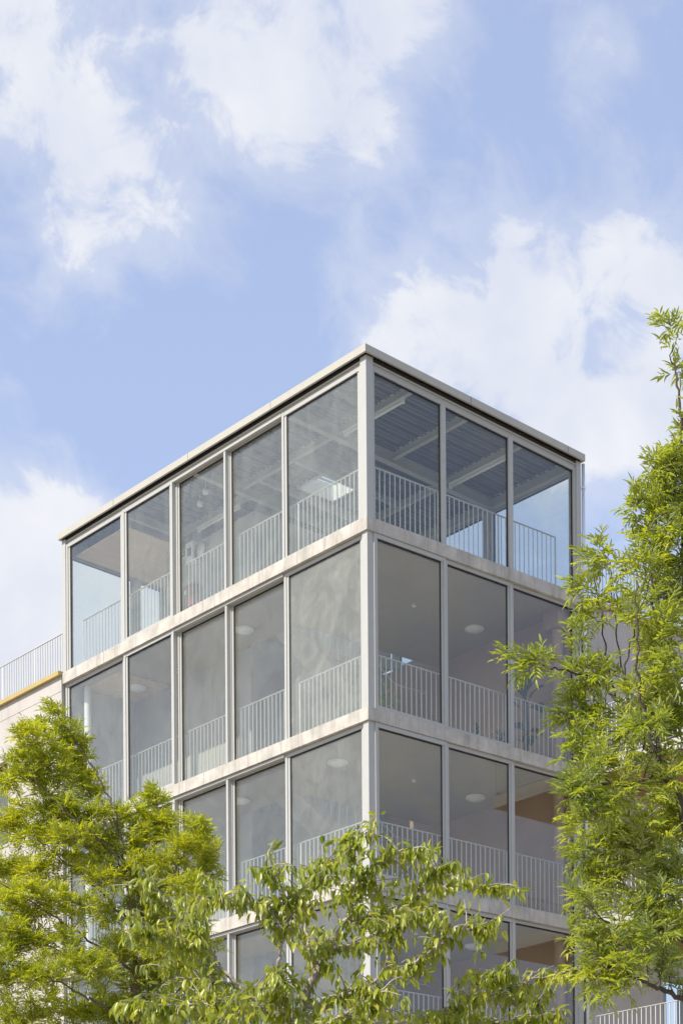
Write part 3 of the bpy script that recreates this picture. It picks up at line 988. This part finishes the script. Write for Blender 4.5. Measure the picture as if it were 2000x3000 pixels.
def leaf_mesh(name, kind, P, D, UP, ln, wd, tint, mat):
    T, F = LEAF[kind]
    x, y, z = leaf_frames(D, UP)
    k = len(T)
    V = (P[:, None, :] + x[:, None, :] * (T[None, :, 0:1] * ln[:, None, None]) + y[:, None, :] * (T[None, :, 1:2] * wd[:, None, None])
         + z[:, None, :] * (T[None, :, 2:3] * ln[:, None, None])).reshape(-1, 3)
    faces = (F[None] + (np.arange(len(P)) * k)[:, None, None]).reshape(-1, 3)
    me = bpy.data.meshes.new(name)
    me.vertices.add(len(V)); me.vertices.foreach_set('co', V.astype(np.float32).ravel())
    me.loops.add(faces.size); me.loops.foreach_set('vertex_index', faces.astype(np.int32).ravel())
    me.polygons.add(len(faces))
    me.polygons.foreach_set('loop_start', np.arange(0, faces.size, 3, dtype=np.int32))
    me.polygons.foreach_set('loop_total', np.full(len(faces), 3, dtype=np.int32))
    me.polygons.foreach_set('use_smooth', np.ones(len(faces), dtype=bool))
    at = me.attributes.new('tint', 'FLOAT', 'POINT')
    at.data.foreach_set('value', np.repeat(tint, k).astype(np.float32))
    me.update(calc_edges=True)
    me.materials.append(M[mat])
    return me


def px_of(P):
    d = P - CAM
    z = d[:, :2] @ FW
    u0 = FPX * (d[:, :2] @ RT) / z
    v0 = -FPX * d[:, 2] / z + CYH - 1500
    c, s = math.cos(ROLL), math.sin(ROLL)
    return 1000 + c * u0 - s * v0, 1500 + s * u0 + c * v0, z


def finish_tree(root, trunk_mb, bark, kind, arr, mat, singles=300):
    trunk_mb.build('trunk', bark, root, True)
    P, D, UP, ln, wd, ti = arr
    x, y, z = px_of(P)
    inside = (x > 5) & (x < 1995) & (y > 5) & (y < 2995)
    score = np.where(inside, ln / z, 0)
    order = np.argsort(-score)
    pick = order[:singles] if singles else order[:0]
    pick = pick[score[pick] > 0]
    rest = np.ones(len(P), bool); rest[pick] = False
    me = leaf_mesh('crown', kind, P[rest], D[rest], UP[rest], ln[rest], wd[rest], ti[rest], mat)
    crown = link('crown', me, root)
    crown['kind'] = 'stuff'
    if len(pick):
        unit = []
        for tv in (.2, .4, .6, .8):
            unit.append(leaf_mesh('leaf', kind, np.zeros((1, 3)), np.array([[1., 0, 0]]), np.array([[0, 0, 1.]]), np.ones(1), np.ones(1), np.array([tv]), mat))
        xx, yy, zz = leaf_frames(D[pick], UP[pick])
        org = Vector(root.location)
        for i, j in enumerate(pick):
            o = bpy.data.objects.new('leaf', unit[min(3, max(0, int(ti[j] * 4)))])
            COL.objects.link(o)
            o.parent = crown
            R3 = Matrix((tuple(xx[i] * ln[j]), tuple(yy[i] * wd[j]), tuple(zz[i] * ln[j]))).transposed().to_4x4()
            o.matrix_local = Matrix.Translation(Vector(P[j])) @ R3
    return crown


def smooth_path(pts, n):
    """Catmull-Rom through pts"""
    pts = np.array(pts, float)
    q = np.vstack([2 * pts[0] - pts[1], pts, 2 * pts[-1] - pts[-2]])
    out = []
    for i in range(len(pts) - 1):
        p0, p1, p2, p3 = q[i:i + 4]
        for k in range(n):
            t = k / n
            out.append(.5 * ((2 * p1) + (-p0 + p2) * t + (2 * p0 - 5 * p1 + 4 * p2 - p3) * t * t + (-p0 + 3 * p1 - 3 * p2 + p3) * t ** 3))
    out.append(pts[-1])
    return np.array(out)


def ash_tree(name, label, D0, limbs, blobs, seed, leaf_len, leaf_w, comp_per_tip, density, bark, mat, kind, spread, singles, upright, tint_mu):
    rg = np.random.default_rng(seed)
    mb = MB()
    nodes = []
    base = None
    for (pts, r0, r1) in limbs:
        P = smooth_path([at_depth(px, py, D0 + dd) for (px, py, dd) in pts], 8)
        if base is None:
            P[0, 2] = max(P[0, 2], 0.0) if P[0, 2] > .4 else -0.05
            base = P[0].copy(); base[2] = 0
        P[1:-1] += rg.normal(0, .008 * D0 / 13, P[1:-1].shape)
        rad = np.linspace(r0, r1, len(P))
        mb.tube(P, list(rad), 8 if r0 > .03 else 6)
        for p, r in zip(P, rad):
            if r < r0 or True:
                nodes.append((*p, r))
    nodes = np.array(nodes)
    root = thing(name, label, 'tree', tuple(base))
    s = D0 / FPX
    PP, DD, UU, LL, WW, TT = [], [], [], [], [], []
    vd = np.array([FW[0], FW[1], 0])
    for (cx, cy, rx, ry, dd, dens) in blobs:
        area = math.pi * rx * ry * s * s
        n = max(3, int(area * density * dens))
        c = at_depth(cx, cy, D0 + dd)
        rd = .8 * (rx + ry) / 2 * s * spread
        btint = rg.normal(0, .10)
        for _ in range(n):
            while True:
                q = rg.uniform(-1, 1, 3)
                if q @ q <= 1:
                    break
            q *= (.55 + .45 * (q @ q) ** .25)
            tip = c + np.array([RT[0], RT[1], 0]) * q[0] * rx * s + np.array([0, 0, 1.]) * q[1] * ry * s + vd * q[2] * rd
            # hang the twig on the branch below it
            dv = tip - nodes[:, :3]
            dist = np.sqrt((1.8 * dv[:, 0]) ** 2 + (1.8 * dv[:, 1]) ** 2 + dv[:, 2] ** 2) + np.maximum(0, -dv[:, 2]) * 2.6 + .35 * np.abs(np.linalg.norm(dv, axis=1) - .35)
            k = int(np.argmin(dist))
            a = nodes[k, :3]
            v = tip - a
            L_ = np.linalg.norm(v)
            mid1 = a + v * .35 + np.array([0, 0, -.05 * L_]) + rg.normal(0, .05 * L_, 3)
            mid2 = a + v * .72 + np.array([0, 0, -.05 * L_]) + rg.normal(0, .04 * L_, 3)
            path = smooth_path([a, mid1, mid2, tip], 3)
            r_ = min(nodes[k, 3] * .7, .003 + .004 * L_)
            mb.tube(path, list(np.linspace(r_, .0018, len(path))), 4, cap=False)
            if len(nodes) < 6000 and rg.random() < .5:
                nodes = np.vstack([nodes, np.c_[path[3:9:2], np.full(len(path[3:9:2]), r_ * .7)]])
            # compound leaves round the outer part of the twig
            tdir = norm(path[-1] - path[-4])
            for m_ in range(comp_per_tip):
                f = 1 - (m_ / comp_per_tip) ** 1.3 * min(1.0, .42 / max(L_, .42) + .25)
                i0 = min(len(path) - 2, int(f * (len(path) - 1) - 1e-6)); fr = f * (len(path) - 1) - i0
                org = path[i0] * (1 - fr) + path[i0 + 1] * fr
                dirv = norm(rg.normal(0, 1, 3) + tdir * 1.1 + np.array([0, 0, upright]))
                rl = leaf_len * rg.uniform(1.5, 2.3)
                side = norm(np.cross(dirv, np.array([0, 0, 1.]) + rg.normal(0, .25, 3)))
                upv = np.cross(side, dirv)
                tcl = btint + rg.normal(0, .10)
                npair = rg.integers(3, 5)
                for j in range(npair * 2 + 1):
                    if j == npair * 2:
                        t, ang, sg = 1.0, 0., 0.
                    else:
                        t = .30 + .66 * (j // 2) / (npair - .3); sg = 1. if j % 2 else -1.; ang = R(rg.uniform(32, 52))
                    p = org + dirv * rl * t + np.array([0, 0, -1.]) * (.22 * rl * t * t)
                    d = dirv * math.cos(ang) + side * sg * math.sin(ang) + np.array([0, 0, -.22 * t]) + rg.normal(0, .16, 3)
                    PP.append(p); DD.append(d); UU.append(upv + rg.normal(0, .35, 3))
                    LL.append(leaf_len * rg.uniform(.5, 1.3)); WW.append(leaf_w * rg.uniform(.65, 1.3))
                    TT.append(tint_mu + tcl + rg.normal(0, .13))
    arr = [np.array(a) for a in (PP, DD, UU, LL, WW, TT)]
    arr[5] = np.clip(arr[5], 0, 1)
    # geometry is kept in world space under a root at the foot of the tree
    finish_tree(root, mb, bark, kind, arr, mat, singles)
    print(name, len(arr[0]), 'leaflets')
    return root


# ------------------------------------------------------------------ right tree
ash_limbs = [
    ([(2090, 4768, 0), (2078, 3700, 0), (2066, 3000, 0), (2050, 2620, 0)], 0.0595, 0.0400),
    ([(2050, 2620, 0), (1990, 2340, -.1), (1931, 2256, -.15)], 0.0315, 0.0256),
    ([(1931, 2256, -.15), (1895, 2130, -.2), (1872, 2020, -.25), (1868, 1860, -.3), (1862, 1700, -.3)], 0.0140, 0.0048),
    ([(1931, 2256, -.15), (1870, 2150, .1), (1800, 2050, .2), (1740, 1990, .2), (1640, 1962, .1), (1560, 1950, 0)], 0.0140, 0.0032),
    ([(1931, 2256, -.15), (1915, 2000, -.1), (1912, 1800, .1), (1908, 1650, .1), (1925, 1500, .1)], 0.0140, 0.0048),
    ([(2050, 2620, 0), (2030, 2200, .3), (2005, 1750, .3), (1996, 1350, .2), (1986, 1140, .1), (1960, 1040, .1)], 0.0245, 0.0040),
    ([(2050, 2620, 0), (2120, 2200, -.2), (2150, 1700, -.2), (2130, 1200, 0)], 0.0280, 0.0064),
    ([(2050, 2620, 0), (2200, 2300, .3), (2290, 2000, .4)], 0.0245, 0.0064),
    ([(1800, 2050, .2), (1775, 1900, .25), (1755, 1780, .2), (1740, 1690, .15)], 0.0070, 0.0032),
    ([(1850, 2120, .1), (1820, 1950, .35), (1795, 1760, .35), (1785, 1640, .3)], 0.0070, 0.0032),
    ([(1840, 2110, .1), (1835, 1930, .0), (1885, 1760, -.1), (1900, 1640, -.1)], 0.0070, 0.0032),
    ([(1931, 2256, -.15), (1840, 2300, -.3), (1740, 2290, -.4), (1690, 2330, -.45)], 0.0126, 0.0040),
    ([(2066, 3000, 0), (1990, 2925, -.3), (1910, 2890, -.5), (1830, 2850, -.6), (1750, 2800, -.6)], 0.0210, 0.0048),
    ([(2058, 2800, 0), (1960, 2740, -.2), (1850, 2740, -.4), (1760, 2690, -.5)], 0.0175, 0.0048),
    ([(2050, 2620, 0), (1950, 2520, .3), (1850, 2480, .4), (1740, 2480, .4)], 0.0175, 0.0048),
    ([(2066, 3000, 0), (2180, 2850, .2), (2280, 2750, .3)], 0.0210, 0.0064),
]
ash_blobs = [
    (1968, 955, 30, 52, .1, .9), (1992, 1090, 20, 34, .1, .3), (1995, 1220, 36, 70, .1, .7), (1950, 1330, 80, 60, .1, 1.0), (1965, 1440, 80, 80, .2, 1.1),
    (1885, 1490, 60, 55, .1, .9), (1945, 1580, 100, 80, .1, 1.1), (1765, 1640, 62, 42, .3, 1.1), (1880, 1660, 60, 50, -.1, .9),
    (1970, 1730, 80, 90, .3, 1.0), (1800, 1750, 70, 38, .2, .9), (1690, 1722, 38, 30, .2, .8), (1845, 1810, 45, 40, -.2, .7), (1725, 1800, 40, 28, .2, .7),
    (1700, 1850, 40, 40, .2, .7), (1930, 1870, 80, 90, 0, .9), (1535, 1935, 58, 42, 0, 1.1), (1690, 1960, 48, 50, .2, .9), (1760, 1980, 75, 50, .2, .8),
    (1880, 2020, 60, 60, -.2, .8), (1965, 2080, 70, 100, .2, 1.0), (1720, 2080, 85, 70, .2, 1.1), (1820, 2130, 80, 60, .1, .9), (1700, 2200, 70, 60, 0, .9),
    (1800, 2240, 100, 60, -.2, .75), (1925, 2230, 70, 70, .3, .8), (1690, 2310, 60, 60, -.4, 1.0), (1770, 2340, 80, 60, -.4, .75), (1680, 2400, 50, 50, -.4, .9), (1870, 2370, 80, 70, .1, .55),
    (1970, 2390, 60, 110, .2, 1.0), (1760, 2440, 90, 60, .3, .9), (1860, 2500, 110, 70, .3, .9), (1700, 2520, 50, 50, .3, .9), (1960, 2560, 70, 90, 0, 1.0),
    (1770, 2570, 90, 55, .3, .9), (1700, 2640, 45, 55, -.5, .8), (1870, 2640, 110, 60, -.2, .9), (1970, 2720, 70, 90, -.2, 1.0), (1740, 2740, 80, 55, -.5, 1.0),
    (1850, 2760, 100, 50, -.5, .9), (1745, 2830, 70, 50, -.6, .95), (1830, 2850, 80, 45, -.6, .8), (1950, 2830, 70, 45, -.4, .8), (1790, 2905, 70, 28, -.6, .8),
    (1950, 1960, 60, 70, -.3, .9), (1905, 2120, 60, 60, -.4, .8), (1955, 2270, 50, 60, -.4, .8), (1900, 2440, 70, 50, -.3, .7), (1920, 1780, 50, 60, -.3, .7),
    (2150, 1260, 70, 120, 0, .6), (2130, 1550, 100, 160, -.1, .8), (2140, 1900, 110, 180, -.2, .8), (2260, 2050, 100, 160, .4, .7), (2120, 2300, 120, 180, 0, .7),
    (2260, 2450, 110, 170, .3, .7), (2130, 2680, 120, 140, .1, .7), (2270, 2780, 100, 100, .3, .7),
]
ash_tree('ash_tree', 'tall feathery green tree overlapping the three bay glazing and balcony wing', 13.0, ash_limbs, ash_blobs, 5,
         .067, .0138, 7, 172.0, 'bark', 'leaf_ash', 'lance', 1.3, 300, .15, .53)

# ------------------------------------------------------------------ left tree
left_limbs = [
    ([(395, 4475, 0), (398, 3500, 0), (400, 3050, 0), (395, 2850, 0)], 0.0446, 0.0315),
    ([(395, 2850, 0), (385, 2700, 0), (372, 2560, 0), (345, 2420, 0), (300, 2300, .1), (240, 2200, .1), (175, 2100, .1)], 0.0223, 0.0035),
    ([(372, 2560, 0), (300, 2470, -.3), (220, 2400, -.4), (140, 2330, -.4), (90, 2260, -.4)], 0.0118, 0.0035),
    ([(345, 2420, 0), (290, 2330, .4), (250, 2230, .5), (235, 2140, .5)], 0.0087, 0.0028),
    ([(385, 2700, 0), (300, 2620, .3), (200, 2530, .5), (90, 2470, .6), (20, 2430, .6)], 0.0136, 0.0035),
    ([(395, 2850, 0), (300, 2780, -.3), (180, 2700, -.5), (60, 2620, -.6), (-60, 2560, -.6)], 0.0155, 0.0042),
    ([(395, 2850, 0), (430, 2650, .2), (450, 2520, .3), (455, 2420, .3), (452, 2330, .3)], 0.0155, 0.0035),
    ([(430, 2650, .2), (500, 2560, .0), (550, 2480, -.1), (578, 2405, -.1)], 0.0105, 0.0028),
    ([(430, 2650, .2), (520, 2600, .4), (590, 2560, .5), (640, 2500, .5)], 0.0087, 0.0028),
    ([(395, 2850, 0), (470, 2760, -.3), (550, 2690, -.5), (620, 2610, -.5)], 0.0118, 0.0028),
    ([(398, 3000, 0), (320, 2960, -.5), (220, 2900, -.8), (100, 2850, -.9), (-40, 2800, -1.0)], 0.0174, 0.0042),
    ([(398, 3050, 0), (300, 3050, .3), (180, 3000, .5), (60, 2980, .6)], 0.0136, 0.0042),
    ([(398, 3000, 0), (480, 2940, .3), (560, 2860, .5), (620, 2780, .6)], 0.0136, 0.0035),
    ([(398, 3200, 0), (250, 3150, -.3), (80, 3090, -.5)], 0.0136, 0.0042),
    ([(398, 3200, 0), (520, 3120, .3), (640, 3050, .5)], 0.0136, 0.0042),
]
left_blobs = [
    (165, 2085, 26, 30, .1, 1.30), (155, 2140, 46, 34, .1, 1.19), (85, 2150, 40, 50, -.3, 1.08), (210, 2160, 46, 46, .3, 1.08), (130, 2220, 90, 46, 0, 1.19), (240, 2240, 46, 56, .4, 1.08),
    (70, 2260, 50, 56, -.3, 0.97), (165, 2290, 90, 46, 0, 1.03), (255, 2300, 40, 50, .3, 1.08), (30, 2300, 40, 34, -.3, 0.97), (195, 2370, 100, 50, 0, 1.19), (90, 2370, 60, 40, .3, 0.59), (20, 2420, 50, 60, .5, 1.08),
    (270, 2400, 60, 50, 0, 0.97), (90, 2460, 70, 50, .4, 0.81), (200, 2460, 90, 46, -.2, 1.08), (310, 2480, 60, 56, .1, 1.08), (395, 2390, 34, 50, .3, 1.08), (345, 2410, 40, 40, .2, 0.86),
    (445, 2350, 34, 50, .3, 1.30), (480, 2420, 50, 50, .3, 1.19), (420, 2470, 60, 50, .2, 1.08), (575, 2430, 36, 42, -.1, 1.30), (545, 2490, 56, 46, -.1, 1.08), (605, 2500, 40, 50, .3, 1.19), (480, 2540, 70, 50, .1, 1.08),
    (600, 2570, 46, 46, .4, 1.08), (540, 2600, 60, 46, -.3, 0.97), (610, 2620, 34, 30, -.3, 1.08), (390, 2560, 60, 50, .1, 1.08), (300, 2570, 60, 46, -.2, 1.03), (210, 2540, 80, 46, .4, 0.76), (110, 2560, 80, 50, .3, 0.97), (20, 2560, 50, 60, .5, 0.97),
    (60, 2650, 90, 60, -.5, 1.35), (190, 2650, 80, 50, -.3, 1.08), (300, 2680, 50, 46, 0, 0.94), (440, 2660, 80, 56, .2, 1.22), (540, 2690, 70, 50, -.4, 1.22), (30, 2740, 80, 60, -.6, 1.22), (150, 2760, 90, 56, -.5, 0.94),
    (480, 2770, 90, 56, -.2, 1.22), (340, 2790, 60, 56, 0, 1.01), (590, 2770, 50, 50, .5, 0.81), (260, 2840, 90, 50, -.6, 1.08), (110, 2860, 100, 56, -.8, 1.01), (0, 2860, 70, 70, -.9, 1.08), (430, 2870, 100, 60, .3, 1.22), (560, 2860, 70, 60, .5, 1.08),
    (180, 2960, 110, 56, .4, 0.88), (330, 2960, 100, 60, .2, 1.22), (480, 2970, 100, 60, .3, 1.22), (40, 2970, 80, 60, .5, 1.08), (610, 2960, 70, 60, .5, 1.08),
    (-70, 2500, 60, 120, .3, 0.76), (-90, 2750, 70, 130, -.3, 0.94), (120, 3080, 140, 80, 0, 0.81), (380, 3090, 150, 80, 0, 0.81), (620, 3090, 120, 80, .2, 0.81),
]
ash_tree('narrow_leaf_tree', 'dense yellow green narrow leaved tree before the pale concrete wing', 22.0, left_limbs, left_blobs, 23,
         .072, .0140, 9, 150.0, 'bark_old', 'leaf_left', 'fine', 1.4, 0, .85, .57)


# ------------------------------------------------------------------ cherry tree
def cherry():
    rg = np.random.default_rng(3)
    D0 = 13.2
    mb = MB()
    limbs = [
        ([(850, 4760, 0), (852, 3900, 0), (858, 3300, 0), (865, 3080, 0)], .085, .052),
        ([(865, 3080, 0), (885, 2960, 0), (925, 2850, -.05), (965, 2780, -.1), (1010, 2700, -.1), (1050, 2600, -.15), (1035, 2500, -.2), (1028, 2440, -.2)], .030, .005),
        ([(865, 3080, 0), (780, 2960, .1), (680, 2870, .15), (600, 2770, .2), (560, 2700, .2), (490, 2640, .25), (425, 2600, .3)], .020, .005),
        ([(865, 3050, 0), (830, 2920, -.3), (815, 2830, -.35), (828, 2740, -.4), (790, 2670, -.4), (720, 2640, -.45), (640, 2625, -.5)], .016, .004),
        ([(828, 2740, -.4), (850, 2660, -.4), (812, 2600, -.45), (775, 2540, -.45)], .010, .004),
        ([(885, 2960, 0), (990, 2920, -.2), (1110, 2870, -.4), (1190, 2830, -.5), (1270, 2780, -.55), (1330, 2720, -.6), (1420, 2720, -.6)], .016, .004),
        ([(865, 3080, 0), (1050, 3010, .2), (1200, 2990, .3), (1310, 2960, .35), (1450, 2910, .4), (1560, 2870, .45), (1680, 2845, .5)], .018, .004),
        ([(1010, 2700, -.1), (1100, 2680, .1), (1180, 2650, .2), (1260, 2610, .25), (1370, 2590, .3), (1460, 2600, .3)], .011, .003),
        ([(1050, 2600, -.15), (1100, 2540, -.3), (1160, 2500, -.35), (1240, 2475, -.4)], .008, .003),
        ([(925, 2850, -.05), (900, 2740, .2), (890, 2640, .3), (930, 2560, .35), (960, 2520, .35)], .012, .004),
        ([(965, 2780, -.1), (1080, 2750, -.4), (1180, 2700, -.5), (1280, 2670, -.55)], .010, .003),
        ([(1180, 2650, .2), (1230, 2600, .0), (1260, 2560, -.1), (1300, 2540, -.1)], .006, .003),
        ([(780, 2960, .1), (640, 2940, -.2), (520, 2945, -.4), (400, 2950, -.5)], .012, .004),
        ([(780, 2960, .1), (700, 2930, .4), (560, 2870, .6), (480, 2830, .6)], .012, .004),
        ([(1200, 2990, .3), (1350, 3010, .0), (1480, 2990, -.1), (1560, 3000, -.1)], .010, .004),
        ([(865, 3080, 0), (950, 3010, -.5), (1060, 2940, -.8), (1120, 2900, -.9)], .014, .004),
        ([(600, 2770, .2), (540, 2755, .0), (470, 2745, -.1), (400, 2735, -.2)], .008, .003),
        ([(560, 2700, .2), (480, 2680, .3), (410, 2690, .3)], .007, .003),
        ([(1110, 2870, -.4), (1150, 2760, -.5), (1160, 2700, -.5)], .008, .003),
        ([(865, 3080, 0), (700, 3060, -.3), (560, 3030, -.5), (420, 3040, -.6)], .016, .005),
        ([(1310, 2960, .35), (1400, 2900, .1), (1440, 2860, 0), (1480, 2850, 0)], .007, .003),
        ([(1450, 2910, .4), (1540, 2960, .3), (1640, 2975, .3)], .007, .003),
    ]
    segs = []
    base = None
    for (pts, r0, r1) in limbs:
        P = smooth_path([at_depth(px, py, D0 + dd) for (px, py, dd) in pts], 8)
        if base is None:
            base = P[0].copy(); base[2] = 0; P[0, 2] = -.05
        P[1:-1] += rg.normal(0, .006, P[1:-1].shape)
        mb.tube(P, list(np.linspace(r0, r1, len(P))), 8)
        segs.append((P, r0, r1))
    root = thing('cherry_tree', 'cherry tree with drooping leaves and pale branches before the building corner', 'tree', tuple(base))
    PP, DD, UU, LL, WW, TT = [], [], [], [], [], []

    def spur(p, n, tb):
        for _ in range(n):
            a = rg.uniform(0, 2 * math.pi)
            out = np.array([math.cos(a), math.sin(a), 0])
            d = out * rg.uniform(.15, .75) + np.array([0, 0, -1.]) * rg.uniform(.45, 1.1)
            if rg.random() < .12:
                d = out + np.array([0, 0, rg.uniform(.1, .8)])
            PP.append(p + out * rg.uniform(.01, .035) + np.array([0, 0, rg.uniform(-.02, .01)]))
            DD.append(d); UU.append(out * .8 + np.array([0, 0, .6]) + rg.normal(0, .35, 3))
            l = rg.uniform(.038, .090)
            LL.append(l); WW.append(l * rg.uniform(.34, .46)); TT.append(.44 + tb + rg.normal(0, .17))

    # sprays: shoots off the limbs carrying leaf spurs
    def shoot(a, b, tb):
        v = b - a
        L_ = np.linalg.norm(v)
        mid = a + v * .5 + np.array([0, 0, .07 * L_]) + rg.normal(0, .04 * L_, 3)
        path = smooth_path([a, mid, b], 5)
        mb.tube(path, list(np.linspace(.0055, .002, len(path))), 5, cap=False)
        n = max(3, int(L_ / .055))
        for k in range(n + 1):
            t = .12 + .88 * k / n
            x = t * (len(path) - 1); i = min(int(x), len(path) - 2)
            spur(path[i] * (1 - (x - i)) + path[i + 1] * (x - i), int(rg.integers(2, 5)), tb)

    for li, (P, r0, r1) in enumerate(segs):
        if li == 0:
            continue
        thin = r0 < .0125
        step = 2
        for k in range(2 if not thin else 1, len(P), step):
            t = k / len(P)
            if (not thin and t < .45) and rg.random() < .6:
                continue
            a = P[k]
            tang = norm(P[min(k + 1, len(P) - 1)] - P[k - 1])
            for _ in range(1 if rg.random() < .5 else 2):
                d = norm(tang * rg.uniform(.2, 1.0) + rg.normal(0, .7, 3) * np.array([1, 1, .55]) + np.array([0, 0, .12]))
                shoot(a, a + d * rg.uniform(.10, .25), rg.normal(0, .09))
        spurs = P[-6:] if thin else P[-4:]
        for p in spurs:
            spur(p, 4, rg.normal(0, .08))
    # low, dense body of the crown
    nodes = np.vstack([s[0] for s in segs[1:]])
    for (cx, cy, rx, ry, dd, n) in ((700, 2950, 220, 70, -.3, 42), (950, 2990, 200, 60, -.4, 42), (560, 2860, 110, 60, .1, 22), (820, 2880, 140, 60, -.2, 26), (1120, 2960, 130, 60, -.5, 26),
                                    (450, 2960, 120, 60, -.3, 20), (1010, 2560, 60, 80, -.1, 22), (860, 2620, 60, 60, -.2, 14), (1090, 2620, 70, 70, -.2, 16), (700, 2660, 100, 40, -.4, 16),
                                    (1060, 2760, 70, 60, -.2, 16), (620, 2660, 60, 36, -.4, 9), (1240, 2680, 80, 45, -.2, 12), (1300, 2850, 60, 30, -.4, 5), (1380, 2960, 90, 45, .2, 16), (1560, 2900, 90, 35, .4, 12),
                                    (1250, 2990, 120, 40, 0, 18), (900, 3080, 400, 70, 0, 50), (520, 2650, 70, 40, .2, 9), (1030, 2450, 30, 30, -.2, 5), (1150, 2480, 60, 30, -.3, 7), (1430, 2760, 50, 35, -.5, 7), (940, 2760, 60, 60, .1, 10)):
        for _ in range(int(n * (.68 if cy > 2800 else .32))):
            q = rg.normal(0, .45, 3)
            tip = at_depth(cx + q[0] * rx, cy + q[1] * ry, D0 + dd + q[2] * .5)
            dv = np.linalg.norm(nodes - tip, axis=1)
            a = nodes[int(np.argmin(dv + np.maximum(0, nodes[:, 2] - tip[2]) * .8))]
            v = tip - a
            L_ = np.linalg.norm(v)
            if L_ > .42:
                path = smooth_path([a, a + v * .5 + np.array([0, 0, .06 * L_]) + rg.normal(0, .05 * L_, 3), tip], 6)
                mb.tube(path, list(np.linspace(.008, .003, len(path))), 5, cap=False)
                a = path[int(len(path) * .55)]
            shoot(a, tip, rg.normal(0, .10))
    arr = [np.array(a) for a in (PP, DD, UU, LL, WW, TT)]
    arr[5] = np.clip(arr[5], 0, 1)
    finish_tree(root, mb, 'bark_pale', 'oval', arr, 'leaf_cherry', 300)
    print('cherry', len(arr[0]))


cherry()


# ------------------------------------------------------------------ house plants behind the glass
def pot(x, y, z, r, h, t):
    m = MB(); m.lathe([(.001, z), (r * .75, z), (r, z + h), (r * .9, z + h), (r * .86, z + h * .88), (.001, z + h * .88)], x, y, 20)
    m.build('pot', 'terracotta', t, True)


def big_leaf(root, base, direction, length, width, droop, tint, mat='leaf_house'):
    """one broad arching blade with stalk"""
    d = np.array(direction, float)
    n = 9
    V, F = [], []
    side = norm(np.cross(d, [0, 0, 1.]) + 1e-6)
    for i in range(n + 1):
        t = i / n
        c = np.array(base) + d * length * t + np.array([0, 0, -droop * length * t * t])
        w = width * (0.03 if t < .22 else math.sin(math.pi * min(1, (t - .2) / .8) ** .8) * .5 + .012)
        lift = np.array([0, 0, .25 * w])
        V += [c + side * w + lift, c, c - side * w + lift]
    for i in range(n):
        for k in (0, 1):
            F.append((3 * i + k, 3 * i + k + 1, 3 * i + k + 4, 3 * i + k + 3))
    me = bpy.data.meshes.new('leaf')
    me.from_pydata([tuple(v) for v in V], [], F)
    at = me.attributes.new('tint', 'FLOAT', 'POINT'); at.data.foreach_set('value', [tint] * len(V))
    me.polygons.foreach_set('use_smooth', [True] * len(F))
    me.materials.append(M[mat])
    return link('leaf', me, root)


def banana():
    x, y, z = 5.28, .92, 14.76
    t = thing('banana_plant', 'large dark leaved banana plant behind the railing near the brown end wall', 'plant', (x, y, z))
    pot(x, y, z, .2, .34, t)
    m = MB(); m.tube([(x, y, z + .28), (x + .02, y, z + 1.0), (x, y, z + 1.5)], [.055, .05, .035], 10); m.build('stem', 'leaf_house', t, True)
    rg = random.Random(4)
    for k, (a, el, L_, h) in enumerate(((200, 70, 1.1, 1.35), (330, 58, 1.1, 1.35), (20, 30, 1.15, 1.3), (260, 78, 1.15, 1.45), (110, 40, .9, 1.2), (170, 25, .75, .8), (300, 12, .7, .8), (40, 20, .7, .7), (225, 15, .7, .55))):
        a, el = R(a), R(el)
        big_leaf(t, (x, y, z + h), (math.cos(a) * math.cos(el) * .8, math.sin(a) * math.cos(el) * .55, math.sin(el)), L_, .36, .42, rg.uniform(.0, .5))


def bush(x, y, z, label, name, n, L_, w, mat, seed, h=.35, ph=.28):
    t = thing(name, label, 'plant', (x, y, z), None)
    pot(x, y, z, .15, ph, t)
    rg = random.Random(seed)
    m = MB()
    for k in range(n):
        a = rg.uniform(0, 6.28); el = R(rg.uniform(15, 80))
        hh = z + ph + rg.uniform(0, h)
        m.tube([(x, y, z + ph * .8), (x + .03 * math.cos(a), y + .03 * math.sin(a), hh)], .006, 5)
        big_leaf(t, (x + .02 * math.cos(a), y + .02 * math.sin(a), hh), (math.cos(a) * math.cos(el), math.sin(a) * math.cos(el), math.sin(el)), L_ * rg.uniform(.7, 1.2), w, .5, rg.uniform(.1, .8), mat)
    m.build('stem', mat, t)


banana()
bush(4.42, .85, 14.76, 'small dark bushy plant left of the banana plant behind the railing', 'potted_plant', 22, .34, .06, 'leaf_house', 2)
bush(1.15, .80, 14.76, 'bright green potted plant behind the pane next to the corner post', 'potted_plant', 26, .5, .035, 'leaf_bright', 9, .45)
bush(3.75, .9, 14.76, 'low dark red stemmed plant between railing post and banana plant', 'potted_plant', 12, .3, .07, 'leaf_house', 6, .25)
